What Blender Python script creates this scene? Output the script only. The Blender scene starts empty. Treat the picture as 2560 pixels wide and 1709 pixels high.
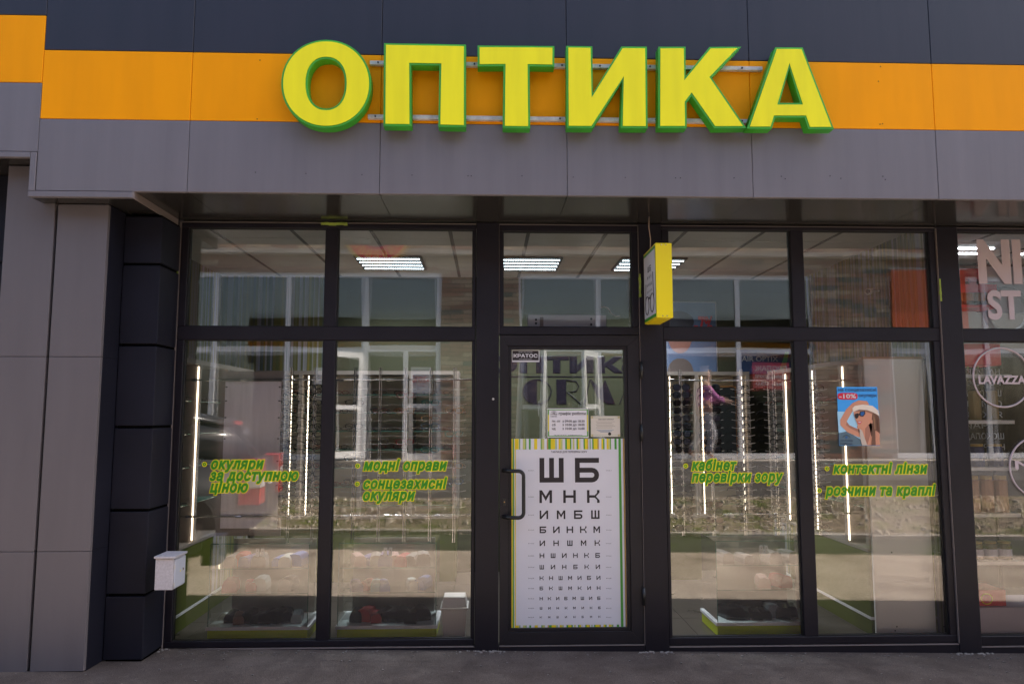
import bpy, bmesh, math, random
import numpy as np
from mathutils import Vector, Matrix, noise
from mathutils.geometry import delaunay_2d_cdt
random.seed(7)
S = bpy.context.scene
col = S.collection
R = math.radians

# ------------------------------------------------------------ camera
YAW = math.atan(60/1850); PITCH = math.atan(182/1850)
cd = bpy.data.cameras.new('camera'); cam = bpy.data.objects.new('camera', cd); col.objects.link(cam)
cam.location = (0, -5.14, 1.6)
cam.rotation_euler = (math.pi/2 + PITCH, 0, -YAW)
cd.sensor_width = 36; cd.lens = 36*1850/2560; cd.clip_start = 0.05; cd.clip_end = 500
S.camera = cam

# ------------------------------------------------------------ sky, sun, exposure
SUN_DIR = Vector((0.62, 0.085, 0.78)).normalized()      # towards the sun
w = bpy.data.worlds.new('World'); S.world = w; w.use_nodes = True
nt = w.node_tree
bg = nt.nodes['Background']; sky = nt.nodes.new('ShaderNodeTexSky')
sky.sky_type = 'NISHITA'; sky.sun_disc = False
sky.sun_elevation = math.asin(SUN_DIR.z); sky.sun_rotation = math.atan2(SUN_DIR.x, SUN_DIR.y)
sky.air_density = 1.0; sky.dust_density = 3.0; sky.ozone_density = 1.0
nt.links.new(sky.outputs[0], bg.inputs[0]); bg.inputs[1].default_value = 0.13
sd = bpy.data.lights.new('sun', 'SUN'); sd.energy = 3.7; sd.angle = R(0.5); sd.color = (1, .94, .86)
sun = bpy.data.objects.new('sun', sd); col.objects.link(sun)
sun.rotation_euler = SUN_DIR.to_track_quat('Z', 'Y').to_euler()
S.view_settings.view_transform = 'Standard'; S.view_settings.look = 'None'
S.view_settings.exposure = 1.68; S.view_settings.gamma = 1
S.render.engine = 'CYCLES'
S.cycles.use_denoising = True
S.cycles.max_bounces = 8; S.cycles.diffuse_bounces = 4; S.cycles.glossy_bounces = 5
S.cycles.transparent_max_bounces = 24; S.cycles.sample_clamp_indirect = 6
S.cycles.caustics_reflective = False; S.cycles.caustics_refractive = False

# ------------------------------------------------------------ pixel helper (photo pixel + plane Y -> X, Z)
_f = Vector((math.sin(YAW)*math.cos(PITCH), math.cos(YAW)*math.cos(PITCH), math.sin(PITCH)))
_r = Vector((math.cos(YAW), -math.sin(YAW), 0)); _u = _r.cross(_f)
def at(px, py, Y):
    d = _f*1850 + _r*(px-1280) - _u*(py-854.5)
    t = (Y+5.14)/d.y
    return d.x*t, 1.6+d.z*t

# ------------------------------------------------------------ materials
MATS = {}
def mat(name, c, rough=.5, metal=0, emis=0, noise_amt=0, nscale=8, bump=0, bscale=60, stretch=None, spec=None, ecol=None):
    if name in MATS: return MATS[name]
    m = bpy.data.materials.new(name); m.use_nodes = True; MATS[name] = m
    n = m.node_tree; b = n.nodes['Principled BSDF']
    b.inputs['Base Color'].default_value = (*c, 1); b.inputs['Roughness'].default_value = rough
    b.inputs['Metallic'].default_value = metal
    if spec is not None: b.inputs['Specular IOR Level'].default_value = spec
    if emis:
        b.inputs['Emission Color'].default_value = (*(ecol or c), 1); b.inputs['Emission Strength'].default_value = emis
    if noise_amt or bump:
        tc = n.nodes.new('ShaderNodeTexCoord'); mp = n.nodes.new('ShaderNodeMapping')
        n.links.new(tc.outputs['Object'], mp.inputs[0])
        if stretch: mp.inputs['Scale'].default_value = stretch
    if noise_amt:
        t = n.nodes.new('ShaderNodeTexNoise'); t.inputs['Scale'].default_value = nscale; t.inputs['Detail'].default_value = 6
        n.links.new(mp.outputs[0], t.inputs['Vector'])
        r = n.nodes.new('ShaderNodeMapRange'); r.inputs['From Min'].default_value = .3; r.inputs['From Max'].default_value = .7
        r.inputs['To Min'].default_value = 1-noise_amt; r.inputs['To Max'].default_value = 1+noise_amt
        n.links.new(t.outputs['Fac'], r.inputs['Value'])
        x = n.nodes.new('ShaderNodeVectorMath'); x.operation = 'SCALE'; x.inputs[0].default_value = c
        n.links.new(r.outputs[0], x.inputs['Scale']); n.links.new(x.outputs[0], b.inputs['Base Color'])
        r2 = n.nodes.new('ShaderNodeMapRange'); r2.inputs['To Min'].default_value = max(0, rough-.08); r2.inputs['To Max'].default_value = min(1, rough+.08)
        n.links.new(t.outputs['Fac'], r2.inputs['Value']); n.links.new(r2.outputs[0], b.inputs['Roughness'])
    if bump:
        t2 = n.nodes.new('ShaderNodeTexNoise'); t2.inputs['Scale'].default_value = bscale; t2.inputs['Detail'].default_value = 4
        n.links.new(mp.outputs[0], t2.inputs['Vector'])
        bp = n.nodes.new('ShaderNodeBump'); bp.inputs['Strength'].default_value = bump; bp.inputs['Distance'].default_value = .01
        n.links.new(t2.outputs['Fac'], bp.inputs['Height']); n.links.new(bp.outputs[0], b.inputs['Normal'])
    return m

def ramp_mat(name, stops, scale, rough=.9, detail=8, bump=.3, bscale=90, stretch=(1, 1, 1), interp='LINEAR', speck=0):
    m = bpy.data.materials.new(name); m.use_nodes = True; MATS[name] = m
    n = m.node_tree; b = n.nodes['Principled BSDF']; b.inputs['Roughness'].default_value = rough
    b.inputs['Specular IOR Level'].default_value = .2
    tc = n.nodes.new('ShaderNodeTexCoord'); mp = n.nodes.new('ShaderNodeMapping'); mp.inputs['Scale'].default_value = stretch
    n.links.new(tc.outputs['Object'], mp.inputs[0])
    t = n.nodes.new('ShaderNodeTexNoise'); t.inputs['Scale'].default_value = scale; t.inputs['Detail'].default_value = detail; t.inputs['Roughness'].default_value = .68
    n.links.new(mp.outputs[0], t.inputs['Vector'])
    cr = n.nodes.new('ShaderNodeValToRGB'); e = cr.color_ramp; e.interpolation = interp
    while len(e.elements) < len(stops): e.elements.new(.5)
    for k, (p, c) in enumerate(stops): e.elements[k].position = p; e.elements[k].color = (*c, 1)
    n.links.new(t.outputs['Fac'], cr.inputs[0]); out = cr.outputs[0]
    t2 = n.nodes.new('ShaderNodeTexNoise'); t2.inputs['Scale'].default_value = bscale; t2.inputs['Detail'].default_value = 6
    n.links.new(tc.outputs['Object'], t2.inputs['Vector'])
    if speck:
        r = n.nodes.new('ShaderNodeMapRange'); r.inputs['From Min'].default_value = .3; r.inputs['From Max'].default_value = .7
        r.inputs['To Min'].default_value = 1-speck; r.inputs['To Max'].default_value = 1+speck
        n.links.new(t2.outputs['Fac'], r.inputs['Value'])
        x = n.nodes.new('ShaderNodeVectorMath'); x.operation = 'SCALE'
        n.links.new(out, x.inputs[0]); n.links.new(r.outputs[0], x.inputs['Scale']); out = x.outputs[0]
    n.links.new(out, b.inputs['Base Color'])
    bp = n.nodes.new('ShaderNodeBump'); bp.inputs['Strength'].default_value = bump; bp.inputs['Distance'].default_value = .01
    n.links.new(t2.outputs['Fac'], bp.inputs['Height']); n.links.new(bp.outputs[0], b.inputs['Normal'])
    return m

def glass_mat(name, refl, tint=(1, 1, 1)):
    m = bpy.data.materials.new(name); m.use_nodes = True; n = m.node_tree; n.nodes.clear()
    o = n.nodes.new('ShaderNodeOutputMaterial'); mx = n.nodes.new('ShaderNodeMixShader')
    t = n.nodes.new('ShaderNodeBsdfTransparent'); t.inputs[0].default_value = (*tint, 1)
    g = n.nodes.new('ShaderNodeBsdfGlossy'); g.inputs['Roughness'].default_value = 0.0; g.inputs[0].default_value = (1, .98, .95, 1)
    lw = n.nodes.new('ShaderNodeFresnel'); lw.inputs['IOR'].default_value = 1.5
    a = n.nodes.new('ShaderNodeMath'); a.operation = 'ADD'; a.use_clamp = True; a.inputs[1].default_value = refl-.04
    n.links.new(lw.outputs[0], a.inputs[0]); n.links.new(a.outputs[0], mx.inputs[0])
    n.links.new(t.outputs[0], mx.inputs[1]); n.links.new(g.outputs[0], mx.inputs[2]); n.links.new(mx.outputs[0], o.inputs[0])
    return m

def stripes_mat(name, axis, freq, cols, rough=.6):
    m = bpy.data.materials.new(name); m.use_nodes = True; n = m.node_tree; b = n.nodes['Principled BSDF']; b.inputs['Roughness'].default_value = rough
    tc = n.nodes.new('ShaderNodeTexCoord'); sp = n.nodes.new('ShaderNodeSeparateXYZ'); n.links.new(tc.outputs['Object'], sp.inputs[0])
    mu = n.nodes.new('ShaderNodeMath'); mu.operation = 'MULTIPLY'; mu.inputs[1].default_value = freq; n.links.new(sp.outputs[axis], mu.inputs[0])
    t0 = n.nodes.new('ShaderNodeTexNoise'); t0.noise_dimensions = '1D'; t0.inputs['Scale'].default_value = .7; n.links.new(mu.outputs[0], t0.inputs['W'])
    ad = n.nodes.new('ShaderNodeMath'); ad.operation = 'MULTIPLY_ADD'; ad.inputs[1].default_value = 2.2; n.links.new(t0.outputs['Fac'], ad.inputs[0]); n.links.new(mu.outputs[0], ad.inputs[2])
    fl = n.nodes.new('ShaderNodeMath'); fl.operation = 'FLOOR'; n.links.new(ad.outputs[0], fl.inputs[0])
    wn = n.nodes.new('ShaderNodeTexWhiteNoise'); wn.noise_dimensions = '1D'; n.links.new(fl.outputs[0], wn.inputs['W'])
    cr = n.nodes.new('ShaderNodeValToRGB'); e = cr.color_ramp; e.interpolation = 'CONSTANT'
    while len(e.elements) < len(cols): e.elements.new(.5)
    for k, c in enumerate(cols): e.elements[k].position = k/len(cols); e.elements[k].color = (*c, 1)
    n.links.new(wn.outputs['Value'], cr.inputs[0]); n.links.new(cr.outputs[0], b.inputs['Base Color'])
    return m

def brick_mat(name):
    m = bpy.data.materials.new(name); m.use_nodes = True; n = m.node_tree; b = n.nodes['Principled BSDF']; b.inputs['Roughness'].default_value = .85
    tc = n.nodes.new('ShaderNodeTexCoord'); mp = n.nodes.new('ShaderNodeMapping'); mp.inputs['Rotation'].default_value = (R(90), 0, 0)
    n.links.new(tc.outputs['Object'], mp.inputs[0])
    bt = n.nodes.new('ShaderNodeTexBrick'); n.links.new(mp.outputs[0], bt.inputs['Vector'])
    bt.inputs['Scale'].default_value = 1; bt.inputs['Brick Width'].default_value = .5; bt.inputs['Row Height'].default_value = .085
    bt.inputs['Mortar Size'].default_value = .006; bt.inputs['Color1'].default_value = (0, 0, 0, 1); bt.inputs['Color2'].default_value = (1, 1, 1, 1)
    bt.inputs['Mortar'].default_value = (.5, .5, .5, 1)
    cr = n.nodes.new('ShaderNodeValToRGB'); e = cr.color_ramp; e.interpolation = 'CONSTANT'
    cs = [(.34, .18, .13), (.42, .26, .18), (.33, .21, .16), (.46, .34, .24), (.38, .2, .15), (.14, .15, .14), (.48, .36, .26), (.3, .16, .12)]
    while len(e.elements) < len(cs): e.elements.new(.5)
    for k, c in enumerate(cs): e.elements[k].position = k/len(cs); e.elements[k].color = (*c, 1)
    n.links.new(bt.outputs['Color'], cr.inputs[0])
    mx = n.nodes.new('ShaderNodeMix'); mx.data_type = 'RGBA'; n.links.new(bt.outputs['Fac'], mx.inputs['Factor'])
    n.links.new(cr.outputs[0], mx.inputs['A']); mx.inputs['B'].default_value = (.06, .055, .05, 1)
    n.links.new(mx.outputs['Result'], b.inputs['Base Color'])
    return m

NAVY_SHADED = mat('navy_panel_shaded', (.011, .011, .019), .6, noise_amt=.15, nscale=3, spec=.2)  # navy panel copy, darkened: the column's shade is put into its colour
NAVY = mat('navy_panel', (.020, .019, .030), .45, noise_amt=.12, nscale=2, stretch=(5, 1, .6), bump=.12, bscale=2.5, spec=.4)
PGREY = mat('pilaster_grey_panel', (.138, .122, .130), .55, noise_amt=.06, nscale=1.6, stretch=(5, 1, .5), bump=.12, bscale=2.5, spec=.3)
GREY = mat('grey_panel', (.166, .151, .166), .5, noise_amt=.06, nscale=1.6, stretch=(7, 1, .5), bump=.12, bscale=2.5, spec=.35)
ORANGE = mat('orange_panel', (.97, .345, .0), .6, spec=.12, noise_amt=.05, nscale=1.6, stretch=(4, 1, .6), bump=.12, bscale=2.5)
BACK = mat('panel_backing', (.02, .018, .02), .8)
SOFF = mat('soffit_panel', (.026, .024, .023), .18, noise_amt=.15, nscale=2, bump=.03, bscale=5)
FRAME = mat('frame_metal', (.010, .008, .013), .45, noise_amt=.15, nscale=4, spec=.3)
FRAME2 = mat('door_metal', (.015, .0125, .016), .45, noise_amt=.15, nscale=4, spec=.3)
TRIM = mat('trim_edge', (.22, .18, .17), .5)
GASKET = mat('gasket', (.008, .008, .008), .6)
YEL = mat('letter_yellow', (.95, .85, .018), .5, spec=.2, noise_amt=.05, nscale=3, stretch=(5, 1, .5))
GRN = mat('letter_green', (.045, .36, .02), .4, noise_amt=.12, nscale=6)
RAIL = mat('rail_white', (.55, .52, .5), .5, noise_amt=.25, nscale=25)
WHITE = mat('white_plastic', (.78, .77, .77), .4, noise_amt=.04, nscale=6)
CHROME = mat('chrome', (.75, .73, .72), .18, metal=1)
DARKM = mat('black_plastic', (.012, .012, .013), .35)
BLACKM = mat('black_lens', (.01, .01, .012), .08)
LIMED = mat('green_drawer', (.085, .105, .008), .45)
LIME = mat('lime_laminate', (.64, .74, .01), .4, noise_amt=.05, nscale=3)
CREAM = mat('cream_laminate', (.80, .72, .58), .5, noise_amt=.05, nscale=3)
GREYWOOD = mat('taupe_laminate', (.27, .23, .2), .5, noise_amt=.1, nscale=3, stretch=(1, 1, .2))
GLASS = glass_mat('pane_glass', .115, (1, 1, 1))
GLASS2 = glass_mat('pane_glass_inner', .06, (1, 1, 1))
VGLASS = glass_mat('vitrine_glass', .05, (.93, .98, .96))
VEDGE = mat('glass_edge', (.05, .16, .12), .2)
VINYL_G = mat('vinyl_green', (.03, .27, .006), .45)
VINYL_Y = mat('vinyl_yellow', (.92, .78, .0), .45)
INK = mat('ink_black', (.018, .012, .014), .6)
PAPER2 = mat('paper_bright', (.74, .71, .74), .5)
PAPER = mat('paper_white', (.66, .64, .68), .5, noise_amt=.02, nscale=6)
OLIVE = mat('olive_wall', (.042, .045, .018), .7, noise_amt=.06, nscale=2)
BWALL = mat('beige_wall', (.13, .11, .10), .8)
FLOORM = mat('floor_tile', (.085, .07, .06), .3, noise_amt=.15, nscale=4)
CEILM = mat('ceiling_tile', (.62, .6, .57), .8, noise_amt=.03, nscale=8, bump=.1, bscale=150)
LEDC = mat('led_cool', (.8, .95, 1), .5, emis=2.4, ecol=(.74, .91, 1))
LEDN = mat('led_neighbour', (.9, .95, 1), .5, emis=9, ecol=(.9, .95, 1))
LEDW = mat('led_warm', (1, .9, .75), .5, emis=2.3, ecol=(1, .84, .62))
PVC = mat('pvc_white', (.92, .92, .94), .35)
VPINK = mat('vinyl_pink_grey', (.50, .41, .44), .5)
WPAPER = stripes_mat('striped_wallpaper', 0, 58, [(.30, .30, .37), (.13, .14, .05), (.24, .2, .05), (.34, .34, .38), (.09, .11, .08), (.2, .2, .1), (.32, .31, .33), (.10, .13, .12), (.16, .15, .05), (.3, .29, .3)])
WPAPER_Y = stripes_mat('striped_wallpaper_side', 1, 58, [(.30, .29, .33), (.13, .14, .05), (.24, .2, .05), (.3, .28, .2), (.09, .11, .08), (.2, .19, .08), (.32, .3, .3), (.16, .15, .05)])
BRICK = brick_mat('brick_cladding')
ASPHALT = ramp_mat('pavement_asphalt', [(.3, (.070, .054, .048)), (.5, (.100, .079, .070)), (.62, (.125, .100, .089))], 3.2, .92, 9, .5, 170, speck=.45)
ROADM = ramp_mat('gravel_road', [(.3, (.20, .155, .12)), (.45, (.38, .305, .24)), (.6, (.46, .38, .30))], 1.6, .95, 10, .8, 45, speck=.5)
GUTTER = ramp_mat('gutter_asphalt', [(.35, (.05, .05, .035)), (.55, (.075, .075, .055)), (.65, (.06, .09, .02))], 2.2, .95, 8, .5, 60, speck=.3)
SOIL = ramp_mat('bank_soil', [(.35, (.08, .06, .04)), (.5, (.27, .215, .155)), (.6, (.12, .13, .04))], 3.5, .95, 10, 1, 30, speck=.6)
CONC = ramp_mat('concrete', [(.35, (.4, .35, .3)), (.6, (.58, .52, .46))], 2.5, .9, 8, .4, 60, speck=.2)
PLAT = ramp_mat('yard_asphalt', [(.35, (.06, .055, .05)), (.6, (.1, .09, .08))], 2.5, .9, 8, .4, 60, speck=.2)
STONE = mat('stone', (.52, .45, .36), .9, noise_amt=.4, nscale=9)
GRASS = mat('grass_blade', (.06, .11, .018), .7, noise_amt=.4, nscale=3)
CAMO = {}
def cm(c, rough=.5):
    k = 'paint_%d_%d_%d' % tuple(int(v*100) for v in c)
    return mat(k, c, rough)

# ------------------------------------------------------------ builders
def link(name, me, m, parent=None, smooth=False):
    o = bpy.data.objects.new(name, me); col.objects.link(o)
    if m is not None and not me.materials: me.materials.append(m)
    if parent is not None: o.parent = parent
    if smooth: me.shade_smooth()
    return o
class MB:
    def __init__(s): s.v = []; s.f = []
    def box(s, x0, x1, y0, y1, z0, z1):
        if x0 > x1: x0, x1 = x1, x0
        if y0 > y1: y0, y1 = y1, y0
        if z0 > z1: z0, z1 = z1, z0
        b = len(s.v)
        s.v += [(x0, y0, z0), (x1, y0, z0), (x1, y1, z0), (x0, y1, z0), (x0, y0, z1), (x1, y0, z1), (x1, y1, z1), (x0, y1, z1)]
        s.f += [tuple(b+i for i in q) for q in ((0, 3, 2, 1), (4, 5, 6, 7), (0, 1, 5, 4), (1, 2, 6, 5), (2, 3, 7, 6), (3, 0, 4, 7))]
        return s
    def quad(s, *p):
        b = len(s.v); s.v += list(p); s.f.append(tuple(range(b, b+len(p)))); return s
    def tube(s, pts, r, n=8, cap=True):
        pts = [Vector(p) for p in pts]; rings = []
        rs = r if isinstance(r, (list, tuple)) else [r]*len(pts)
        for i, p in enumerate(pts):
            d = (pts[min(i+1, len(pts)-1)]-pts[max(i-1, 0)]).normalized()
            a = d.orthogonal().normalized() if i == 0 else (a0-d*a0.dot(d)).normalized()
            a0 = a; c = d.cross(a); b = len(s.v); rings.append(b)
            s.v += [tuple(p+(a*math.cos(2*math.pi*k/n)+c*math.sin(2*math.pi*k/n))*rs[i]) for k in range(n)]
        for i in range(len(rings)-1):
            for k in range(n):
                s.f.append((rings[i]+k, rings[i]+(k+1) % n, rings[i+1]+(k+1) % n, rings[i+1]+k))
        if cap:
            s.f.append(tuple(rings[0]+k for k in range(n))[::-1]); s.f.append(tuple(rings[-1]+k for k in range(n)))
        return s
    def prism(s, poly, y0, y1, caps=(1, 1)):       # polygon in x,z extruded along y
        b = len(s.v); n = len(poly)
        s.v += [(x, y0, z) for x, z in poly]+[(x, y1, z) for x, z in poly]
        for k in range(n): s.f.append((b+k, b+n+k, b+n+(k+1) % n, b+(k+1) % n))
        if caps[0]: s.f.append(tuple(b+k for k in range(n)))
        if caps[1]: s.f.append(tuple(b+n+k for k in range(n))[::-1])
        return s
    def mesh(s, name):
        me = bpy.data.meshes.new(name); me.from_pydata(s.v, [], s.f); me.update(); return me
    def build(s, name, m, parent=None, smooth=False, bevel=0, seg=1, off=None):
        me = s.mesh(name)
        if bevel or True:
            bm = bmesh.new(); bm.from_mesh(me)
            if bevel:
                bmesh.ops.bevel(bm, geom=bm.edges[:], offset=bevel, segments=seg, affect='EDGES', clamp_overlap=True)
            bmesh.ops.recalc_face_normals(bm, faces=bm.faces[:]) if s.closed() else None
            bm.to_mesh(me); bm.free()
        o = link(name, me, m, parent, smooth)
        if off: o.location = off
        return o
    flat = False
    def closed(s): return not s.flat
def B(name, m, x0, x1, y0, y1, z0, z1, parent=None, bevel=0, seg=1):
    return MB().box(x0, x1, y0, y1, z0, z1).build(name, m, parent, bevel=bevel, seg=seg)
def Q(name, m, x0, x1, z0, z1, Y, parent=None):   # flat print facing the street
    q = MB(); q.flat = True; q.quad((x0, Y, z0), (x1, Y, z0), (x1, Y, z1), (x0, Y, z1)); return q.build(name, m, parent)
def tag(o, label, cat, group=None):
    o['label'] = label; o['category'] = cat
    if group: o['group'] = group
    return o
def thing(name, label, cat, group=None, loc=(0, 0, 0)):
    o = bpy.data.objects.new(name, None); col.objects.link(o); o.location = loc; o.empty_display_size = .1
    return tag(o, label, cat, group)
def struct(o): o['kind'] = 'structure'; return o
def copy_tree(o, parent=None, loc=None, rz=None, label=None):
    c = o.copy(); col.objects.link(c); c.parent = parent
    if loc is not None: c.location = loc
    if rz is not None: c.rotation_euler = (0, 0, rz)
    if label: c['label'] = label
    for ch in KIDS.get(o.name, list(o.children)): copy_tree(ch, c)
    return c
KIDS = {}

def text_raw(s, off=0, shear=0, res=3, space=1):
    """flat lettering: contours filled by constrained triangulation, thickened by a flattened tube along each contour"""
    cu = bpy.data.curves.new('t', 'FONT'); cu.body = s; cu.shear = shear; cu.resolution_u = res; cu.space_character = space
    cu.fill_mode = 'NONE'
    o = bpy.data.objects.new('t', cu); m0 = bpy.data.meshes.new_from_object(o)
    vs = [v.co.to_2d() for v in m0.vertices]; es = [tuple(e.vertices) for e in m0.edges]
    r = delaunay_2d_cdt(vs, es, [], 0, 1e-6)
    V = [(p.x, p.y, off*1.08) for p in r[0]]
    A = np.array([vs[a] for a, b in es]); Bv = np.array([vs[b] for a, b in es]); F = []
    for f in r[2]:                                   # keep the triangles that lie inside the glyph (even-odd rule)
        cx = sum(V[i][0] for i in f)/3; cy = sum(V[i][1] for i in f)/3
        m = (A[:, 1] > cy) != (Bv[:, 1] > cy)
        a, b = A[m], Bv[m]
        if np.count_nonzero(a[:, 0]+(cy-a[:, 1])*(b[:, 0]-a[:, 0])/(b[:, 1]-a[:, 1]) > cx) % 2: F.append(tuple(f))
    bpy.data.meshes.remove(m0)
    if off:
        cu.bevel_depth = off; cu.bevel_resolution = 1
        m1 = bpy.data.meshes.new_from_object(o); n = len(V)
        V += [tuple(v.co) for v in m1.vertices]; F += [tuple(n+i for i in p.vertices) for p in m1.polygons]
        bpy.data.meshes.remove(m1)
    bpy.data.objects.remove(o); bpy.data.curves.remove(cu)
    me = bpy.data.meshes.new('lettering'); me.from_pydata(V, [], F); me.update()
    return me
def bb(me):
    xs = [v.co.x for v in me.vertices]; ys = [v.co.y for v in me.vertices]; return min(xs), max(xs), min(ys), max(ys)
XH = bb(text_raw('н'))[3]; CH = bb(text_raw('Н'))[3]
def txt(name, s, x0, x1, zb, h, Y, m, parent, ref='x', off=0, shear=0, outline=None, om=None, flip=False, space=1, res=3):
    me = text_raw(s, off, shear, res, space); a, b_, _, _ = bb(me); k = (x1-x0)/(b_-a); kz = h/((XH if ref == 'x' else CH))
    def mp(me, Y):
        for v in me.vertices:
            x = x0+(v.co.x-a)*k
            if flip: x = x0+x1-x
            v.co = (x, Y-v.co.z*k*.12, zb+v.co.y*kz)
        me.update()
    mp(me, Y); o = link(name, me, m, parent)
    if outline:
        m2 = text_raw(s, outline, shear, res, space); mp(m2, Y+.0022); link('text_outline', m2, om, o)
    return o

# ------------------------------------------------------------ ground
def gz(x, y): return .03-.015*x+.04*min(max(-y, 0), 1.3)
def sheet(name, m, x0, x1, y0, y1, nx, ny, fz, dz=0, kind='structure'):
    v = []; f = []
    for j in range(ny+1):
        for i in range(nx+1):
            x = x0+(x1-x0)*i/nx; y = y0+(y1-y0)*j/ny; v.append((x, y, fz(x, y)+dz))
    for j in range(ny):
        for i in range(nx):
            a = j*(nx+1)+i; f.append((a, a+1, a+nx+2, a+nx+1))
    me = bpy.data.meshes.new(name); me.from_pydata(v, [], f); me.update(); me.shade_smooth()
    o = link(name, me, m); o['kind'] = kind; return o
sheet('ground', SOIL, -60, 60, -60, -15, 4, 4, lambda x, y: -.25)
sheet('pavement', ASPHALT, -14, 14, -1.2, .05, 28, 6, gz)
sheet('road', ROADM, -30, 30, -3.3, -1.2, 60, 12, lambda x, y: gz(x, y)-.001+.006*noise.noise(Vector((x*1.5, y*3, 0))))
sheet('gutter', GUTTER, -30, 30, -4.5, -3.3, 60, 6, lambda x, y: gz(x, y)-.001+.004*noise.noise(Vector((x*2, y*3, 4))))
def bankz(x, y):
    t = min(max((-y-4.5)/1.2, 0), 1); s = t*t*(3-2*t)
    return gz(0, -2)+.30*s+.05*s*(1.2-s)*noise.fractal(Vector((x*2.4, y*3, 1)), 1, 2, 4)-.012*x*(1-t)
sheet('grassy_bank', SOIL, -30, 30, -5.9, -4.5, 420, 26, bankz)
sheet('yard', PLAT, -30, 30, -15.2, -5.9, 30, 6, lambda x, y: .37)
# loose stones on the bank (nobody could count them) and tufts of grass
mb = MB()
for k in range(1500):
    x = random.uniform(-9, 9); y = -random.uniform(4.42, 5.85); r = random.uniform(.012, .05)*(1.4 if random.random() < .1 else 1)
    z = bankz(x, y) if y < -4.5 else gz(x, y)
    rz = random.random()*6.3; pts = []
    for i in range(6):
        a = rz+i*math.pi/3; q = r*random.uniform(.7, 1.2); pts.append((x+q*math.cos(a), y+q*math.sin(a)))
    b = len(mb.v); mb.v += [(p[0], p[1], z-.02) for p in pts]+[(x+(p[0]-x)*.6, y+(p[1]-y)*.6, z+r*.7) for p in pts]
    for i in range(6): mb.f.append((b+i, b+(i+1) % 6, b+6+(i+1) % 6, b+6+i))
    mb.f.append(tuple(b+6+i for i in range(6)))
o = mb.build('bank_stones', STONE); o['kind'] = 'stuff'; tag(o, 'loose pale stones scattered over the bank across the road', 'stones')
mb = MB(); mb.flat = True
for k in range(9000):
    x = random.uniform(-9, 9); y = -random.uniform(4.2, 5.6)
    if noise.noise(Vector((x*.9, y*1.6, 8))) < .08: continue
    z = (bankz(x, y) if y < -4.5 else gz(x, y))-.01; a = random.random()*6.3; h = random.uniform(.03, .11); wd = .006
    dx, dy = math.cos(a), math.sin(a)
    mb.quad((x-dx*wd, y-dy*wd, z), (x+dx*wd, y+dy*wd, z), (x+dy*h*.4, y-dx*h*.4, z+h))
o = mb.build('bank_grass', GRASS); o['kind'] = 'stuff'; tag(o, 'tufts of green grass growing on the stony bank', 'grass')
mb = MB()
for k in range(420):
    x = random.uniform(-3.5, 4.2); y = -random.uniform(.02, .9); q = random.uniform(.0015, .006)
    if random.random() < .5: y = -random.uniform(.02, .14)
    mb.box(x-q, x+q, y-q, y+q*.8, gz(x, y)-.001, gz(x, y)+q)
o = mb.build('grit', cm((.16, .14, .13))); o['kind'] = 'stuff'; tag(o, 'fine grit and crumbs scattered on the pavement below the windows', 'grit')
# kerb stones at the foot of the bank
kt = thing('kerb', 'pale concrete kerb along the foot of the stony bank', 'kerb')
for k in range(18):
    x = -9+k
    B('kerb_stone', CONC, x+.006, x+.994, -4.5, -4.42, gz(x+.5, -4.5)-.08, gz(x+.5, -4.5)+.05, kt, bevel=.006)

# ------------------------------------------------------------ our shop building
bld = thing('shop_building', 'shop front clad in dark navy, orange and grey panels with dark window frames', 'building')
FY = -.67
SE = [-2.75, -1.842, -.673, .489, 1.657, 2.842, 4.03, 5.2, 6.37, 7.54, 8.7, 9.9, 11.1]
def panel(x0, x1, z0, z1, m, y=FY, name='fascia_panel', t=.028, g=.0013):
    return B(name, m, x0+g, x1-g, y, y+t, z0+g, z1-g, bld, bevel=.0025)
for a, b in zip(SE[:-1], SE[1:]):
    panel(a, b, 3.845, 4.6, NAVY)
    panel(a, b, 3.405, 3.845, ORANGE)
    panel(a, b, 2.952, 3.405, GREY)
for a, b in ((-3.93, -2.75), (-5.1, -3.93), (-6.27, -5.1), (-7.44, -6.27)):
    panel(a, b, 4.068, 4.6, NAVY); panel(a, b, 3.633, 4.068, ORANGE); panel(a, b, 3.195, 3.633, GREY)
B('fascia_backing', BACK, -7.44, 11.1, FY+.03, FY+.1, 3.2, 4.59, bld)
B('fascia_backing', BACK, -2.74, 11.1, FY+.032, FY+.1, 2.965, 3.2, bld)
B('parapet_cap', NAVY, -7.44, 11.1, FY-.02, .3, 4.6, 4.64, bld, bevel=.004)
B('roof', BACK, -7.44, 11.1, FY+.1, 3.2, 4.3, 4.58, bld)
# lips
B('edge_trim', GREY, -2.79, -2.167, FY-.004, FY+.03, 2.915, 2.950, bld, bevel=.002)
B('edge_trim', GREY, -2.79, -2.753, FY-.004, FY+.03, 2.952, 3.193, bld, bevel=.002)
B('edge_trim', GREY, -7.44, -2.7925, FY-.004, FY+.03, 3.160, 3.193, bld, bevel=.002)
# screw heads on the fascia
sc = MB()
for px, py in [(650, 151), (643, 298), (639, 431), (765, 434), (905, 437), (1030, 438), (1170, 440), (1178, 440), (1305, 440), (1433, 443), (1563, 444), (1689, 445), (1701, 445), (1835, 445), (1953, 441), (1963, 447), (2075, 440), (2102, 446), (2207, 441), (2213, 449), (2201, 167), (2196, 204), (2200, 311), (2206, 310)]:
    x, z = at(px, py, FY); sc.tube([(x, FY-.002, z), (x, FY+.001, z)], .0035, 6)
o = sc.build('screw_heads', BACK, bld); o['kind'] = 'stuff'
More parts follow.
